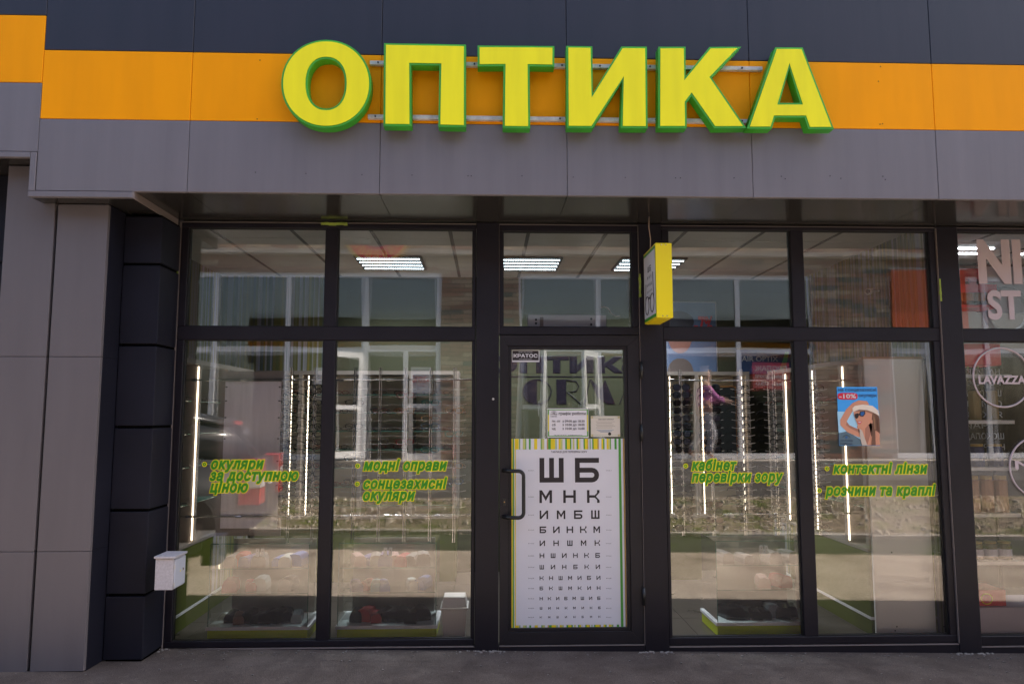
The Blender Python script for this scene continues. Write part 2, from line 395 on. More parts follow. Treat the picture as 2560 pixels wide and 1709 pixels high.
# soffit panels
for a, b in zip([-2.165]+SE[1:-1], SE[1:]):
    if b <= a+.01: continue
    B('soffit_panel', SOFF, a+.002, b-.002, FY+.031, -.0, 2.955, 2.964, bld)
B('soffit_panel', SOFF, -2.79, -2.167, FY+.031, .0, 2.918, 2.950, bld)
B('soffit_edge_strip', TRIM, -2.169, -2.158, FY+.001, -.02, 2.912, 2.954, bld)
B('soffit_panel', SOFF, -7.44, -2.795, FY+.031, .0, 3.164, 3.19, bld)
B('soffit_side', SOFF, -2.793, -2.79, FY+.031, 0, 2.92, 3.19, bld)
# left pilaster
for a, b in ((-3.02, -2.718), (-2.700, -2.39)):
    for z0, z1 in ((gz(-2.6, -.51), .784), (.784, 1.956), (1.956, 2.916)):
        if a < -3: z1 = 3.16 if z1 == 2.916 else z1
        B('pilaster_panel', PGREY, a, b-.001 if b == -2.718 else b, -.51, -.48, z0+.0015, z1-.0015, bld, bevel=.0015)
B('pilaster_backing', BACK, -3.015, -2.395, -.478, -.3, .0, 2.91, bld)
for z0, z1 in ((gz(-2.4, -.4), .784), (.784, 1.956), (1.956, 2.916)):
    B('pilaster_side_panel', NAVY_SHADED, -2.3935, -2.389, -.479, -.29, z0+.001, z1-.001, bld)
for z0, z1 in ((.05, 1.52), (1.535, 2.575), (2.59, 3.163)):
    B('wall_panel', NAVY_SHADED, -4.2, -3.03, -.3, -.27, z0, z1, bld, bevel=.002)
# dark column of cassettes
zs = [at(345, y, -.3)[1] for y in (660, 862, 1067, 1275, 1487)]
ed = [2.905]+zs+[gz(-2.3, -.3)+.012]
B('column_core', mat('joint_black', (.002, .002, .002), .9, spec=.05), -2.372, -2.155, -.285, -.0, .0, 2.91, bld)
for k in range(6):
    B('column_cassette', NAVY_SHADED, -2.384, -2.143, -.3, -.012, ed[k+1]+(.009 if k < 5 else 0), ed[k]-.009, bld, bevel=.003)
# side walls closing the building
B('side_wall', NAVY, -7.44, -2.16, 0.0, .1, .0, 4.3, bld)
B('side_wall', NAVY, 5.2, 11.1, 0.0, .1, -.2, 4.3, bld)
B('lintel', BACK, -2.16, 5.2, .07, .16, 2.95, 4.3, bld)

# --- windows
def pane(x0, x1, z0, z1, y, m, amp, parent, name='glass_pane'):
    nx, nz = 12, 16; v = []; f = []
    for j in range(nz+1):
        for i in range(nx+1):
            u = i/nx*2-1; t = j/nz*2-1
            v.append((x0+(x1-x0)*i/nx, y+amp*(1-u*u)*(1-t*t), z0+(z1-z0)*j/nz))
    for j in range(nz):
        for i in range(nx):
            a = j*(nx+1)+i; f.append((a, a+1, a+nx+2, a+nx+1))
    me = bpy.data.meshes.new(name); me.from_pydata(v, [], f); me.update(); me.shade_smooth()
    return link(name, me, m, parent)
def window(x0, x1, z0, z1, openings, name='window', f=FRAME, y0=0, y1=.07):
    """x0..z1 outer frame; openings (ax,bx,az,bz) share the frame; bars fill what is left"""
    e = bpy.data.objects.new(name, None); col.objects.link(e); e.parent = bld
    xs = sorted({o[0] for o in openings}); rows = sorted({(o[2], o[3]) for o in openings})
    # horizontal bars full width
    zz = [z0]+[v for r in rows for v in r]+[z1]
    for k in range(0, len(zz), 2):
        B('frame_bar', f, x0, x1, y0, y1, zz[k], zz[k+1], e, bevel=.003)
    for (ra, rb) in rows:
        os_ = sorted(o for o in openings if o[2] == ra)
        xx = [x0]+[v for o in os_ for v in (o[0], o[1])]+[x1]
        for k in range(0, len(xx), 2):
            if xx[k+1]-xx[k] > .004: B('frame_bar', f, xx[k], xx[k+1], y0+.001, y1, ra+.0005, rb-.0005, e, bevel=.003)
    for i, (a, b, c, d) in enumerate(openings):
        g = MB()
        for q in ((a, a+.006, c, d), (b-.006, b, c, d), (a+.006, b-.006, c, c+.006), (a+.006, b-.006, d-.006, d)):
            g.box(q[0], q[1], y0+.02, y0+.034, q[2], q[3])
        g.build('gasket', GASKET, e)
        am = (.0017 if d-c > 1 else .0009)*(1+.25*math.sin(i*2.3))
        pane(a+.001, b-.001, c+.001, d-.001, y0+.03, GLASS, am*.45, e)
        pane(a+.001, b-.001, c+.001, d-.001, y0+.044, GLASS2, -am, e)
    return e
Z0, Z1 = .105, 2.115
window(-2.142, -.088, .066, 2.935, [(-2.094, -1.142, Z0, Z1), (-1.057, -.107, Z0, Z1), (-2.092, -1.142, 2.209, 2.905), (-1.055, -.108, 2.209, 2.905)])
window(1.232, 3.222, .05, 2.945, [(1.252, 2.161, .1, 2.123), (2.258, 3.172, .1, 2.123), (1.282, 2.163, 2.216, 2.918), (2.256, 3.176, 2.216, 2.918)])
window(3.383, 5.2, .03, 2.945, [(3.39, 4.27, .09, 2.12), (4.36, 5.1, .09, 2.12), (3.39, 4.27, 2.21, 2.918), (4.36, 5.1, 2.21, 2.918)])
window(.078, 1.062, 2.158, 2.94, [(.103, 1.016, 2.213, 2.896)], 'transom_window')
# posts, sills and metal trim edges
for a, b in ((-.0855, .0755), (1.065, 1.229), (3.225, 3.380)):
    B('post', FRAME, a, b, -.012, .09, gz((a+b)/2, 0)+.0, 2.952, bld, bevel=.004)
for a, b, z in ((-2.150, -.085, .058), (1.23, 3.225, .042), (3.38, 5.2, .022)):
    B('sill', FRAME, a, b, -.004, .08, gz((a+b)/2, 0)-.04, z-.004, bld, bevel=.003)
    B('trim_strip', TRIM, a+.002, b-.002, -.007, .02, z-.003, z+.003, bld)
    B('trim_strip', TRIM, a+.002, b-.002, -.004, .02, 2.9415, 2.9445, bld)
B('trim_strip', TRIM, -2.1505, -2.1455, -.012, .03, .06, 2.938, bld)
B('trim_strip', TRIM, 3.2225, 3.2250, -.0135, .03, .05, 2.938, bld)
B('trim_strip', TRIM, .0755, .0775, -.004, .03, 2.16, 2.945, bld)
B('trim_strip', TRIM, 1.0625, 1.0645, -.013, .03, .06, 2.945, bld)
B('trim_strip', TRIM, .079, 1.061, -.004, .03, 2.9415, 2.9445, bld)
# --- door
door = bpy.data.objects.new('door', None); col.objects.link(door); door.parent = bld
dx0, dx1, dz0, dz1 = .082, 1.058, .066, 2.152
gx0, gx1, g0, g1 = .163, .953, .170, 2.056
def mitre(x0, x1, z0, z1, a0, a1, c0, c1, y0, y1, m, parent):
    for poly in ([(x0, z0), (x1, z0), (a1, c0), (a0, c0)], [(x0, z1), (a0, c1), (a1, c1), (x1, z1)], [(x0, z0), (a0, c0), (a0, c1), (x0, z1)], [(x1, z0), (x1, z1), (a1, c1), (a1, c0)]):
        MB().prism(poly, y0, y1).build('stile', m, parent, bevel=.0015)
mitre(dx0, dx1, dz0, dz1, gx0-.022, gx1+.022, g0-.022, g1+.022, -.006, .06, FRAME2, door)
mitre(gx0-.0215, gx1+.0215, g0-.0215, g1+.0215, gx0, gx1, g0, g1, .004, .05, FRAME2, door)
pane(gx0, gx1, g0, g1, .03, GLASS, .0012, door); pane(gx0, gx1, g0, g1, .046, GLASS2, -.0012, door)
B('threshold', FRAME, .078, 1.062, -.01, .1, gz(.5, 0)-.03, .0575, bld, bevel=.003)
B('trim_strip', TRIM, .080, 1.060, -.013, .0, .0575, .0625, bld)
hp = [(at(1263, 1178, 0)[0], -.004), (at(1300, 1178, 0)[0], -.062)]
xh = .105
ht, hb = at(1260, 1176, -.03)[1], at(1260, 1292, -.03)[1]
xo = at(1309, 1230, -.06)[0]
pts = [(xh, -.006, ht), (xh+.035, -.05, ht)]
for k in range(7):
    a = k/6*math.pi/2; pts.append((xo-.035+.035*math.sin(a), -.062, ht-.035+.035*math.cos(a)))
for k in range(7):
    a = k/6*math.pi/2; pts.append((xo-.035+.035*math.cos(a), -.062, hb+.035-.035*math.sin(a)))
pts += [(xh+.035, -.05, hb), (xh, -.006, hb)]
MB().tube(pts, .013, 10).build('handle', DARKM, door, smooth=True)
x, z = at(1261, 1254, -.01)
B('lock_plate', DARKM, x-.011, x+.011, -.012, -.006, z-.026, z+.026, door, bevel=.002)
MB().tube([(x, -.0125, z), (x, -.014, z)], .0045, 10).build('keyhole', mat('brass', (.4, .25, .12), .3, metal=1), door)
for py in (925, 1081, 1490):
    x, z = at(1604 if py < 1400 else 1610, py, -.02)
    MB().tube([(x, -.02, z-.058), (x, -.02, z+.058)], .011, 10).build('hinge', DARKM, door, smooth=True)
# green foam patches and bell button
def foam(x, z, wx, wz, lab, y=-.017):
    o = MB()
    n = 7
    for k in range(n):
        t = k/n
        if wx > wz: o.box(x+wx*t, x+wx*(t+1/n), y, y+.012, z-wz*random.uniform(0, .3), z+wz*random.uniform(.75, 1))
        else: o.box(x-wx*random.uniform(0, .3), x+wx*random.uniform(.75, 1), y, y+.012, z+wz*t, z+wz*(t+1/n))
    o = o.build('masking_tape', mat('tape_lime', (.26, .34, .05), .7, noise_amt=.3, nscale=20)); tag(o, lab, 'tape')
foam(-1.175, 2.926, .185, .018, 'torn strip of lime green tape at the top of the left window frame')
x, z = at(448, 728, -.01); foam(-2.160, z, .014, .185, 'vertical lime green tape strip beside the dark column')
x, z = at(1594, 742, -.02); foam(1.064, z, .014, .165, 'lime green tape strip on the post beside the projecting light box')
x, z = at(2340, 752, -.02); foam(3.226, z, .012, .16, 'torn lime green tape on the post at the right window')
x, z = at(1233, 997, -.012); o = MB().tube([(x, -.02, z), (x, -.012, z)], .008, 12).build('button', RAIL); tag(o, 'small pale round button on the post left of the door', 'button')

# ------------------------------------------------------------ big sign
sign = thing('shop_sign', 'large yellow letters with green sides spelling ОПТИКА on white rails', 'sign')
SY = -.775; BY = -.700
def poly_off(p, d):
    n = len(p); out = []
    area = sum(p[i][0]*p[(i+1) % n][1]-p[(i+1) % n][0]*p[i][1] for i in range(n)); s = 1 if area > 0 else -1
    for i in range(n):
        a, b, c = Vector(p[i-1]), Vector(p[i]), Vector(p[(i+1) % n])
        e1 = (b-a).normalized(); e2 = (c-b).normalized()
        n1 = Vector((-e1.y, e1.x))*s; n2 = Vector((-e2.y, e2.x))*s
        m = (n1+n2); L = m.length; m = m/L if L > 1e-6 else n1
        k = d/max(m.dot(n1), .42); out.append(tuple(b+m*k))
    return out
def fill_mesh(name, outer, holes, y, m, parent, depth=0):
    cu = bpy.data.curves.new('c', 'CURVE'); cu.dimensions = '2D'; cu.fill_mode = 'BOTH'; cu.extrude = depth/2
    for ring in [outer]+holes:
        sp = cu.splines.new('POLY'); sp.points.add(len(ring)-1); sp.use_cyclic_u = True
        for q, p in zip(sp.points, ring): q.co = (p[0], p[1], 0, 1)
    o = bpy.data.objects.new('c', cu); me = bpy.data.meshes.new_from_object(o); bpy.data.objects.remove(o); bpy.data.curves.remove(cu)
    me.materials.clear()
    for v in me.vertices: v.co = (v.co.x, y+depth/2-v.co.z, v.co.y)
    me.update(); return link(name, me, m, parent)
def ring_px(cx, cy, rx, ry, n, pw=2.0):
    out = []
    for k in range(n):
        a = 2*math.pi*k/n; c, s_ = math.cos(a), math.sin(a)
        out.append((cx+rx*math.copysign(abs(c)**(2/pw), c), cy-ry*math.copysign(abs(s_)**(2/pw), s_)))
    return out
c2 = lambda x, y: (640+x/2.731, 60+y/2.731)
c3 = lambda x, y: (1400+x/2.025, 60+y/2.025)
LET = [
 (ring_px(815.5, 210, 112.5, 110, 56, 2.06), [ring_px(815.5, 209.5, 46.5, 62, 40, 2.25)]),
 ([c2(*p) for p in [(874, 132), (1433, 142), (1433, 705), (1245, 701), (1252, 284), (1060, 281), (1062, 698), (870, 696)]], []),
 ([c2(*p) for p in [(1513, 148), (2037, 152), (2037, 292), (1868, 289), (1872, 712), (1685, 710), (1690, 288), (1513, 290)]], []),
 ([c3(*p) for p in [(32, 112), (164, 114), (166, 352), (311, 115), (440, 116), (444, 528), (307, 527), (316, 288), (165, 527), (34, 526)]], []),
 ([c3(*p) for p in [(498, 116), (636, 116), (636, 266), (757, 117), (917, 116), (768, 272), (943, 527), (780, 528), (666, 365), (641, 398), (642, 527), (497, 527)]], []),
 ([c3(*p) for p in [(1090, 119), (1228, 120), (1387, 532), (1258, 532), (1238, 474), (1090, 474), (1073, 530), (946, 530)]], [[c3(*p) for p in [(1161, 222), (1216, 400), (1112, 400)]]]),
]
def seg_x(r): return [at(px, py, SY) for px, py in r]
for outer, holes in LET:
    ow = seg_x(outer); hw = [seg_x(h) for h in holes]
    # shell: side walls + front sheet in green
    l = fill_mesh('letter', ow, hw, SY, GRN, sign, depth=BY-SY)
    fill_mesh('letter_face', poly_off(ow, .0125), [poly_off(h, -.0125) for h in hw], SY-.004, YEL, l, depth=.003)
for (xa, ya, xb, yb) in ((925, 160, 1905, 171), (1010-90, 295, 1885, 302)):
    p0 = at(xa, ya, -.69); p1 = at(xb, yb, -.69)
    MB().box(p0[0], p1[0], -.699, FY-.0005, (p0[1]+p1[1])/2-.013, (p0[1]+p1[1])/2+.013).build('rail', RAIL, sign, bevel=.002)
    for px in ((945, 1186, 1405, 1500, 1625, 1855) if ya < 200 else (938, 1400, 1640, 1855)):
        x, z = at(px, ya+5, -.7); zz = (p0[1]+p1[1])/2
        MB().tube([(x, -.7035, zz), (x, -.699, zz)], .006, 8).build('bolt', DARKM, sign)

# ------------------------------------------------------------ projecting light box
lb = thing('light_box', 'yellow projecting light box with eye chart letters and spectacles drawn on its side', 'sign')
XL0, XL1 = 1.063+.0, 1.165
tx = at(1637, 607, -.44); bx = at(1677, 794, -.44)
X0, X1 = at(1640, 700, -.44)[0], at(1681, 700, -.44)[0]
ZT, ZB = tx[1], bx[1]
B('case', mat('sign_yellow', (.86, .68, .004), .4), X0, X1, -.44, -.075, ZB, ZT, lb, bevel=.002)
for z in (ZT-.012, ZB+.012):
    for x in ((X0+X1)/2-.014, (X0+X1)/2+.014): MB().tube([(x, -.4415, z), (x, -.4395, z)], .004, 8).build('rivet', CHROME, lb)
def side_quad(name, m, y0, y1, z0, z1, x, par):
    q = MB(); q.flat = True; q.quad((x, y1, z0), (x, y0, z0), (x, y0, z1), (x, y1, z1)); return q.build(name, m, par)
side_quad('face_border', VINYL_G, -.432, -.083, ZB+.012, ZT-.012, X0-.001, lb)
side_quad('face', PAPER, -.428, -.088, ZB+.032, ZT-.032, X0-.002, lb)

# optotype glyphs on a 5x5 grid
GL = {
 'Ш': [(0, 0, 5, 1), (0, 1, 1, 5), (2, 1, 3, 5), (4, 1, 5, 5)],
 'Н': [(0, 0, 1, 5), (4, 0, 5, 5), (1, 2, 4, 3)],
 'Б': [(0, 0, 1, 5), (1, 4, 5, 5), (1, 2, 3.5, 3), (1, 0, 3.5, 1), 'b'],
 'М': [(0, 0, 1, 5), (4, 0, 5, 5), 'm'],
 'И': [(0, 0, 1, 5), (4, 0, 5, 5), 'i'],
 'К': [(0, 0, 1, 5), (1, 2, 3, 3), 'k'],
}
def glyph(mb, ch, x, z, s, P):
    for g in GL[ch]:
        if g == 'm': quads = [[(1, 5), (1, 3.4), (2.5, .8), (2.5, 2.6)], [(4, 5), (2.5, 2.6), (2.5, .8), (4, 3.4)]]
        elif g == 'b': quads = [[(3.5+r_*math.cos(R(a_)), 1.5+r_*math.sin(R(a_))) for r_, a_ in ((.5, t_), (1.5, t_), (1.5, t_+22.5), (.5, t_+22.5))] for t_ in [-90+22.5*q_ for q_ in range(8)]]
        elif g == 'i': quads = [[(1, 1.6), (1, .1), (4, 3.4), (4, 4.9)]]
        elif g == 'k': quads = [[(4, 5), (5, 5), (5, 4), (3.6, 2.5), (2.6, 2.5), (4, 3.9)], [(2.6, 2.5), (3.6, 2.5), (5, 1), (5, 0), (4, 0), (4, 1.1)]]
        else: quads = [[(g[0], g[1]), (g[2], g[1]), (g[2], g[3]), (g[0], g[3])]]
        for q in quads: mb.quad(*[P(x+a*s/5, z+b*s/5) for a, b in q])
yc = -.258
def PB(u, v): return (X0-.003, yc-u, v)          # u runs towards the street = to the right in view
rows = ['ШБ', 'МНК', 'ИМБШ', 'БИНКМ', 'ШБН']
zc = ZT-.125
for r, (row, s, zz) in enumerate(zip(rows, (.040, .026, .020, .016, .014), (.135, .185, .232, .275, .312))):
    mb = MB(); mb.flat = True; n = len(row); gap = s*(.45 if r == 0 else 1.0); W = n*s+(n-1)*gap
    for k, ch in enumerate(row):
        mb = MB(); mb.flat = True; glyph(mb, ch, -W/2+k*(s+gap), ZT-zz-.02, s, PB); mb.build('letter', INK, lb)
spx = MB()
def ringpts(u, v, ru, rv): return [(X0-.0035, yc-(u+ru*math.cos(a)), v+rv*math.sin(a)) for a in [2*math.pi*k/20 for k in range(21)]]
zr = ZB+.115
spx.tube(ringpts(-.075, zr, .055, .062), .003, 6, False); spx.tube(ringpts(.075, zr, .055, .062), .003, 6, False)
spx.tube([(X0-.0035, yc+.03, zr+.03), (X0-.0035, yc, zr+.045), (X0-.0035, yc-.03, zr+.03)], .003, 6)
spx.tube([(X0-.0035, yc+.125, zr+.02), (X0-.0035, yc+.105, zr+.15)], .0025, 6); spx.tube([(X0-.0035, yc-.125, zr+.02), (X0-.0035, yc-.105, zr+.2)], .0025, 6)
spx.build('spectacles_drawing', INK, lb)
B('bracket', FRAME, X0+.02, X1-.02, -.0745, -.0125, ZT-.14, ZT-.1, lb); B('bracket', FRAME, X0+.02, X1-.02, -.0745, -.0125, ZB+.1, ZB+.14, lb)
c0 = at(1627, 535, -.25); c1 = (X0+.02, ZT)
o = MB().tube([(c0[0], -.2, 2.953), (c0[0]-.004, -.2, 2.88), (c0[0]+.006, -.2, 2.80), (X0+.02, -.2, ZT)], .0035, 6).build('cable', mat('cable_beige', (.5, .38, .3), .6), smooth=True); tag(o, 'thin beige cable hanging from the soffit to the yellow light box', 'cable')

# ------------------------------------------------------------ meter box by the column
mbx = thing('meter_box', 'small dusty white metal box on the dark column with a hinged lockable door', 'box')
MW = mat('dusty_white_metal', (.50, .47, .50), .5, noise_amt=.12, nscale=90)
xa, zt = at(389, 1396, -.42); xb, zb = at(431, 1474, -.42)
B('case', MW, xa, xb, -.42, -.25, zb, zt, mbx, bevel=.002)
B('lid_seam', DARKM, xa, xb+.008, -.4205, -.25, zt+.0003, zt+.0022, mbx); B('lid', MW, xa-.006, xb+.014, -.432, -.245, zt+.0025, zt+.016, mbx, bevel=.002)
dr = B('door', mat('pale_blue_metal', (.5, .52, .6), .4), xb+.001, xb+.008, -.412, -.255, zb+.008, zt-.008, mbx, bevel=.002)
for z in (zt-.05, zb+.03): MB().tube([(xb+.006, -.416, z-.012), (xb+.006, -.416, z+.014)], .004, 8).build('hinge', RAIL, mbx)
MB().tube([(xb+.008, -.30, (zt+zb)/2+.01), (xb+.014, -.30, (zt+zb)/2+.01)], .009, 12).build('lock', CHROME, dr)
B('bracket', FRAME, xa+.03, xb-.02, -.3005, -.295, zb+.05, zt-.05, mbx)
tri = MB(); tri.flat = True; yy = -.335; zz = (zt+zb)/2+.0; tri.quad((xb+.009, yy+.008, zz), (xb+.009, yy-.008, zz), (xb+.009, yy, zz+.014)); tri.build('warning_mark', VINYL_Y, dr)

# ------------------------------------------------------------ vinyl slogans
TY = .0262
def slogan(label, items, bullets):
    t = thing('window_slogan', label, 'window lettering')
    for s, px0, px1, pb in items:
        x0, zb = at(px0, pb, TY); x1, _ = at(px1, pb, TY)
        txt('text_line', s, x0, x1, zb, .0525, TY, VINYL_G, t, off=.052, shear=.26, outline=.104, space=1.13, om=VINYL_Y, res=4)
    for px, py in bullets:
        x, z = at(px, py, TY)
        o = MB(); o.tube([(x, TY, z), (x, TY-.0006, z)], .0115, 20); o = o.build('bullet', VINYL_G, t)
        q = MB(); q.tube([(x, TY+.0015, z), (x, TY+.001, z)], .017, 24); q.build('bullet_outline', VINYL_Y, o)
        q = MB(); q.tube([(x, TY-.0008, z), (x, TY-.001, z)], .004, 12); q.build('bullet_centre', VINYL_Y, o)
slogan('green and yellow lettering "окуляри за доступною ціною" on the far left window', [('окуляри', 527, 660, 1171), ('за доступною', 524, 746, 1200), ('ціною', 524, 620, 1229)], [(511, 1160)])
slogan('green and yellow lettering "модні оправи, сонцезахисні окуляри" on the second window', [('модні оправи', 908, 1118, 1174.6), ('сонцезахисні', 908, 1118, 1220.5), ('окуляри', 907, 1038, 1249.5)], [(894, 1164), (893, 1209)])
slogan('green and yellow lettering "кабінет перевірки зору" on the window right of the door', [('кабінет', 1729, 1843, 1174.6), ('перевірки зору', 1729, 1959, 1203.5)], [(1714.5, 1164)])
slogan('green and yellow lettering "контактні лінзи, розчини та краплі" under the poster', [('контактні лінзи', 2083, 2320, 1182.5), ('розчини та краплі', 2063, 2341, 1237.4)], [(2068, 1171), (2049, 1225.6)])

# ------------------------------------------------------------ eye chart poster on the door
ch = thing('eye_chart_poster', 'tall eye test chart with striped border covering the lower door glass', 'poster')
PY = .0265
ZC1 = at(1420, 1096, PY)[1]; ZC0 = at(1420, 1567, PY)[1]
B('sheet', PAPER, gx0, gx1-.002, PY, PY+.0015, ZC0, ZC1, ch)
xw0, zw1 = at(1297, 1123, PY); xw1, zw0 = at(1551, 1559.5, PY)
C_ = {'y': (.72, .55, .01), 'g': (.06, .30, .03), 'w': (.68, .66, .7), 'l': (.5, .5, .16), 'o': (.45, .27, .07)}
pat = [('y', 7), ('w', 1), ('y', 0), ('g', 2), ('w', 6), ('l', 6), ('g', 2), ('w', 6), ('g', 4), ('w', 8), ('y', 7), ('w', 8), ('g', 2), ('l', 6), ('w', 6), ('o', 3), ('g', 6), ('y', 10), ('w', 1), ('g', 2), ('w', 5), ('y', 4), ('l', 5), ('w', 6), ('g', 4), ('y', 7), ('g', 3), ('w', 3), ('l', 4), ('w', 5), ('g', 3), ('y', 4), ('w', 2), ('l', 1), ('w', 6), ('g', 3), ('y', 6), ('o', 2), ('w', 3), ('g', 2), ('w', 4), ('g', 3), ('y', 9), ('o', 3), ('w', 6), ('y', 4), ('g', 3), ('w', 5), ('y', 4), ('l', 4), ('g', 2), ('w', 8), ('g', 5), ('w', 4)]
tot = sum(n for _, n in pat); x = gx0+.045
for band, (za, zb_) in enumerate(((zw1+.0005, ZC1-.0005), (ZC0+.0005, zw0-.0005))):
    x = gx0+.0305; k = (gx1-.045-x)/tot
    by = {}
    for c, n in pat:
        if n and c != 'w': by.setdefault(c, MB()).quad((x, PY-.0005, za), (x+n*k, PY-.0005, za), (x+n*k, PY-.0005, zb_), (x, PY-.0005, zb_))
        x += n*k
    for c, m_ in by.items(): m_.flat = True; o = m_.build('border_stripes', cm(C_[c]), ch); o['kind'] = 'stuff'
for c, a, b in (('y', 0, .010), ('w', .01, .0145), ('g', .0105, .0185), ('y', .0235, .0305)):
    Q('border_stripe', cm(C_[c]), gx0+a, gx0+b, ZC0, ZC1, PY-(.0007 if c != 'w' else .0004), ch)
for c, a, b in (('g', .0445, .0275), ('w', .0275, .014), ('o', .014, .003)):
    Q('border_stripe', cm(C_[c]), gx1-a, gx1-b, ZC0, ZC1, PY-.0007, ch)
Q('white_field', PAPER, xw0, xw1, zw0, zw1, PY-.001, ch)
ROWS = [('ШБ', 1144, 1205, 1348.5, 1498), ('МНК', 1224.5, 1256, 1348.5, 1499), ('ИМБШ', 1275, 1296, 1349, 1499), ('БИНКМ', 1315, 1331, 1349, 1500), ('ИНШМК', 1350, 1363, 1349, 1500), ('НШИНКБ', 1382, 1393, 1349, 1500), ('ШИНБКИ', 1411, 1421, 1349, 1500), ('КНШМИБИ', 1439, 1448, 1349, 1501), ('БКШМКИН', 1465, 1473, 1349, 1501), ('НКИБМШИБ', 1491, 1498, 1349, 1501), ('ШИНКМИКБ', 1516, 1521, 1349.5, 1501.5), ('КМШИНБМК', 1539, 1543, 1349.5, 1501)]
DV = ['50,0', '25,0', '16,67', '12,5', '10,0', '8,33', '7,14', '6,25', '5,55', '5,0', '3,33', '2,5']; VV = ['0,1', '0,2', '0,3', '0,4', '0,5', '0,6', '0,7', '0,8', '0,9', '1,0', '1,5', '2,0']
for i, (row, y0, y1, xa, xb) in enumerate(ROWS):
    X_0, zt_ = at(xa, y0, PY); X_1, zb_ = at(xb, y1, PY); s = zt_-zb_; n = len(row)
    for k, c in enumerate(row):
        mb = MB(); mb.flat = True; glyph(mb, c, X_0+k*(X_1-X_0-s)/(n-1), zb_, s, lambda a, b: (a, PY-.0014, b)); mb.build('letter', INK, ch)
    a0, zc_ = at(1321, (y0+y1)/2+2, PY); a1 = at(1335, y0, PY)[0]; txt('caption', 'D='+DV[i], a0, a1, zc_, .0065, PY-.0014, INK, ch, 'cap', off=.01, res=1)
    a0, zc_ = at(1515, (y0+y1)/2+2, PY); a1 = at(1528, y0, PY)[0]; txt('caption', 'V='+VV[i], a0, a1, zc_, .0065, PY-.0014, INK, ch, 'cap', off=.01, res=1)
a0, zc_ = at(1377.5, 1131, PY); a1 = at(1467.5, 1131, PY)[0]; txt('caption', 'ТАБЛИЦЯ ДЛЯ ПЕРЕВІРКИ ЗОРУ', a0, a1, zc_, .0125, PY-.0014, INK, ch, 'cap', off=.02)
# security sticker
st = thing('security_sticker', 'black sticker with white block capitals in the top corner of the door glass', 'sticker')
a0, z1_ = at(1280, 874.5, PY); a1, z0_ = at(1348.5, 904.5, PY)
a0 = max(a0, gx0+.003)
B('sheet', PAPER, a0, a1, PY, PY+.001, z0_, z1_, st)
Q('black_field', INK, a0+.003, a1-.005, z0_+.011, z1_-.005, PY-.0005, st)
txt('lettering', 'КРАТОС', a0+.011, a1-.012, z0_+.032, .0235, PY-.001, PAPER, st, 'cap', off=.035)
txt('lettering', 'ОБЪЕКТ ПОД ОХРАНОЙ', a0+.046, a1-.05, z1_-.0175, .005, PY-.001, PAPER, st, 'cap', off=.02, res=1)
txt('lettering', 'частная охранная компания', a0+.05, a1-.055, z0_+.018, .003, PY-.001, PAPER, st, 'x', off=.02, res=1)
# opening hours and notice, behind the glass
IY = .0272
hr = thing('opening_hours_sign', 'white opening hours sheet with green and yellow border on the door glass', 'sign')
a0, z1_ = at(1368.5, 1020.5, IY); a1, z0_ = at(1471.5, 1093, IY)
B('sheet', PAPER2, a0, a1, IY, IY+.001, z0_, z1_, hr)
GG = cm((.13, .33, .06)); YY = cm((.65, .55, .04))
hz = z1_-z0_; e = .006; bw = .009
for i, (m_, q0, q1) in enumerate(((GG, 0, .2), (YY, .2, .42), (YY, .42, .62), (YY, .62, .8), (GG, .8, 1))):
    for xa_ in (a0+e*.4, a1-e*.4-bw): Q('border', GG if q0 in (0, .8) else YY, xa_, xa_+bw, z1_-e-(hz-2*e)*q1, z1_-e-(hz-2*e)*q0, IY-.0005, hr)
Q('border', GG, a0+e, a1-e, z1_-e-bw*.7, z1_-e, IY-.0007, hr); Q('border', GG, a0+e, a1-e, z0_+e, z0_+e+bw*.7, IY-.0007, hr)
def ht_(s, pxa, pxb, py, h, ref='x', m=INK, off=.018, par=hr):
    xa_, z_ = at(pxa, py, IY); xb_ = at(pxb, py, IY)[0]; txt('lettering', s, xa_, xb_, z_, h, IY-.001, m, par, ref, off=off, res=2)
ht_('графік роботи', 1397, 1464, 1036.5, .0145, off=.02)
for s1, s2, py in (('пн -пт', 'з 09:00 до 18:30', 1055), ('сб', 'з 10:00 до 18:00', 1064), ('нд', 'з 10:00 до 16:00', 1073.5)):
    ht_(s1, 1380, 1401 if '-' in s1 else 1389, py, .0125); ht_(s2, 1406, 1461.5, py, .0125)
ht_('тел. 067 777 20 94   optika@neema.com.ua', 1385, 1456, 1088, .004)
ht_('оптика', 1376, 1393, 1036.5, .007, off=.02); ht_('NEEMA', 1376, 1393, 1041.5, .006, 'cap', off=.03)
eye = MB(); cxe, cze = at(1384.5, 1031, IY)
eye.tube([(cxe+.019*math.cos(a), IY-.0012, cze-.006+.016*math.sin(a)) for a in [R(20+14*k) for k in range(11)]], .001, 5)
eye.tube([(cxe+.007*math.cos(a), IY-.0012, cze-.002+.007*math.sin(a)) for a in [R(30*k) for k in range(13)]], .001, 5)
eye.tube([(cxe, IY-.0015, cze-.002), (cxe, IY-.001, cze-.002)], .003, 8); eye.build('eye_logo', INK, hr)
nn = thing('notice_sheet', 'small cream notice with ornamental corners beside the opening hours sheet', 'notice')
a0, z1_ = at(1477, 1039.5, IY); a1, z0_ = at(1550.5, 1091, IY)
B('sheet', cm((.64, .58, .50)), a0, a1, IY, IY+.001, z0_, z1_, nn)
OC = cm((.5, .4, .2))
for ax in (a0+.002, a1-.016):
    for az in (z0_+.002, z1_-.016): Q('corner_ornament', OC, ax, ax+.014, az, az+.014, IY-.0005, nn)
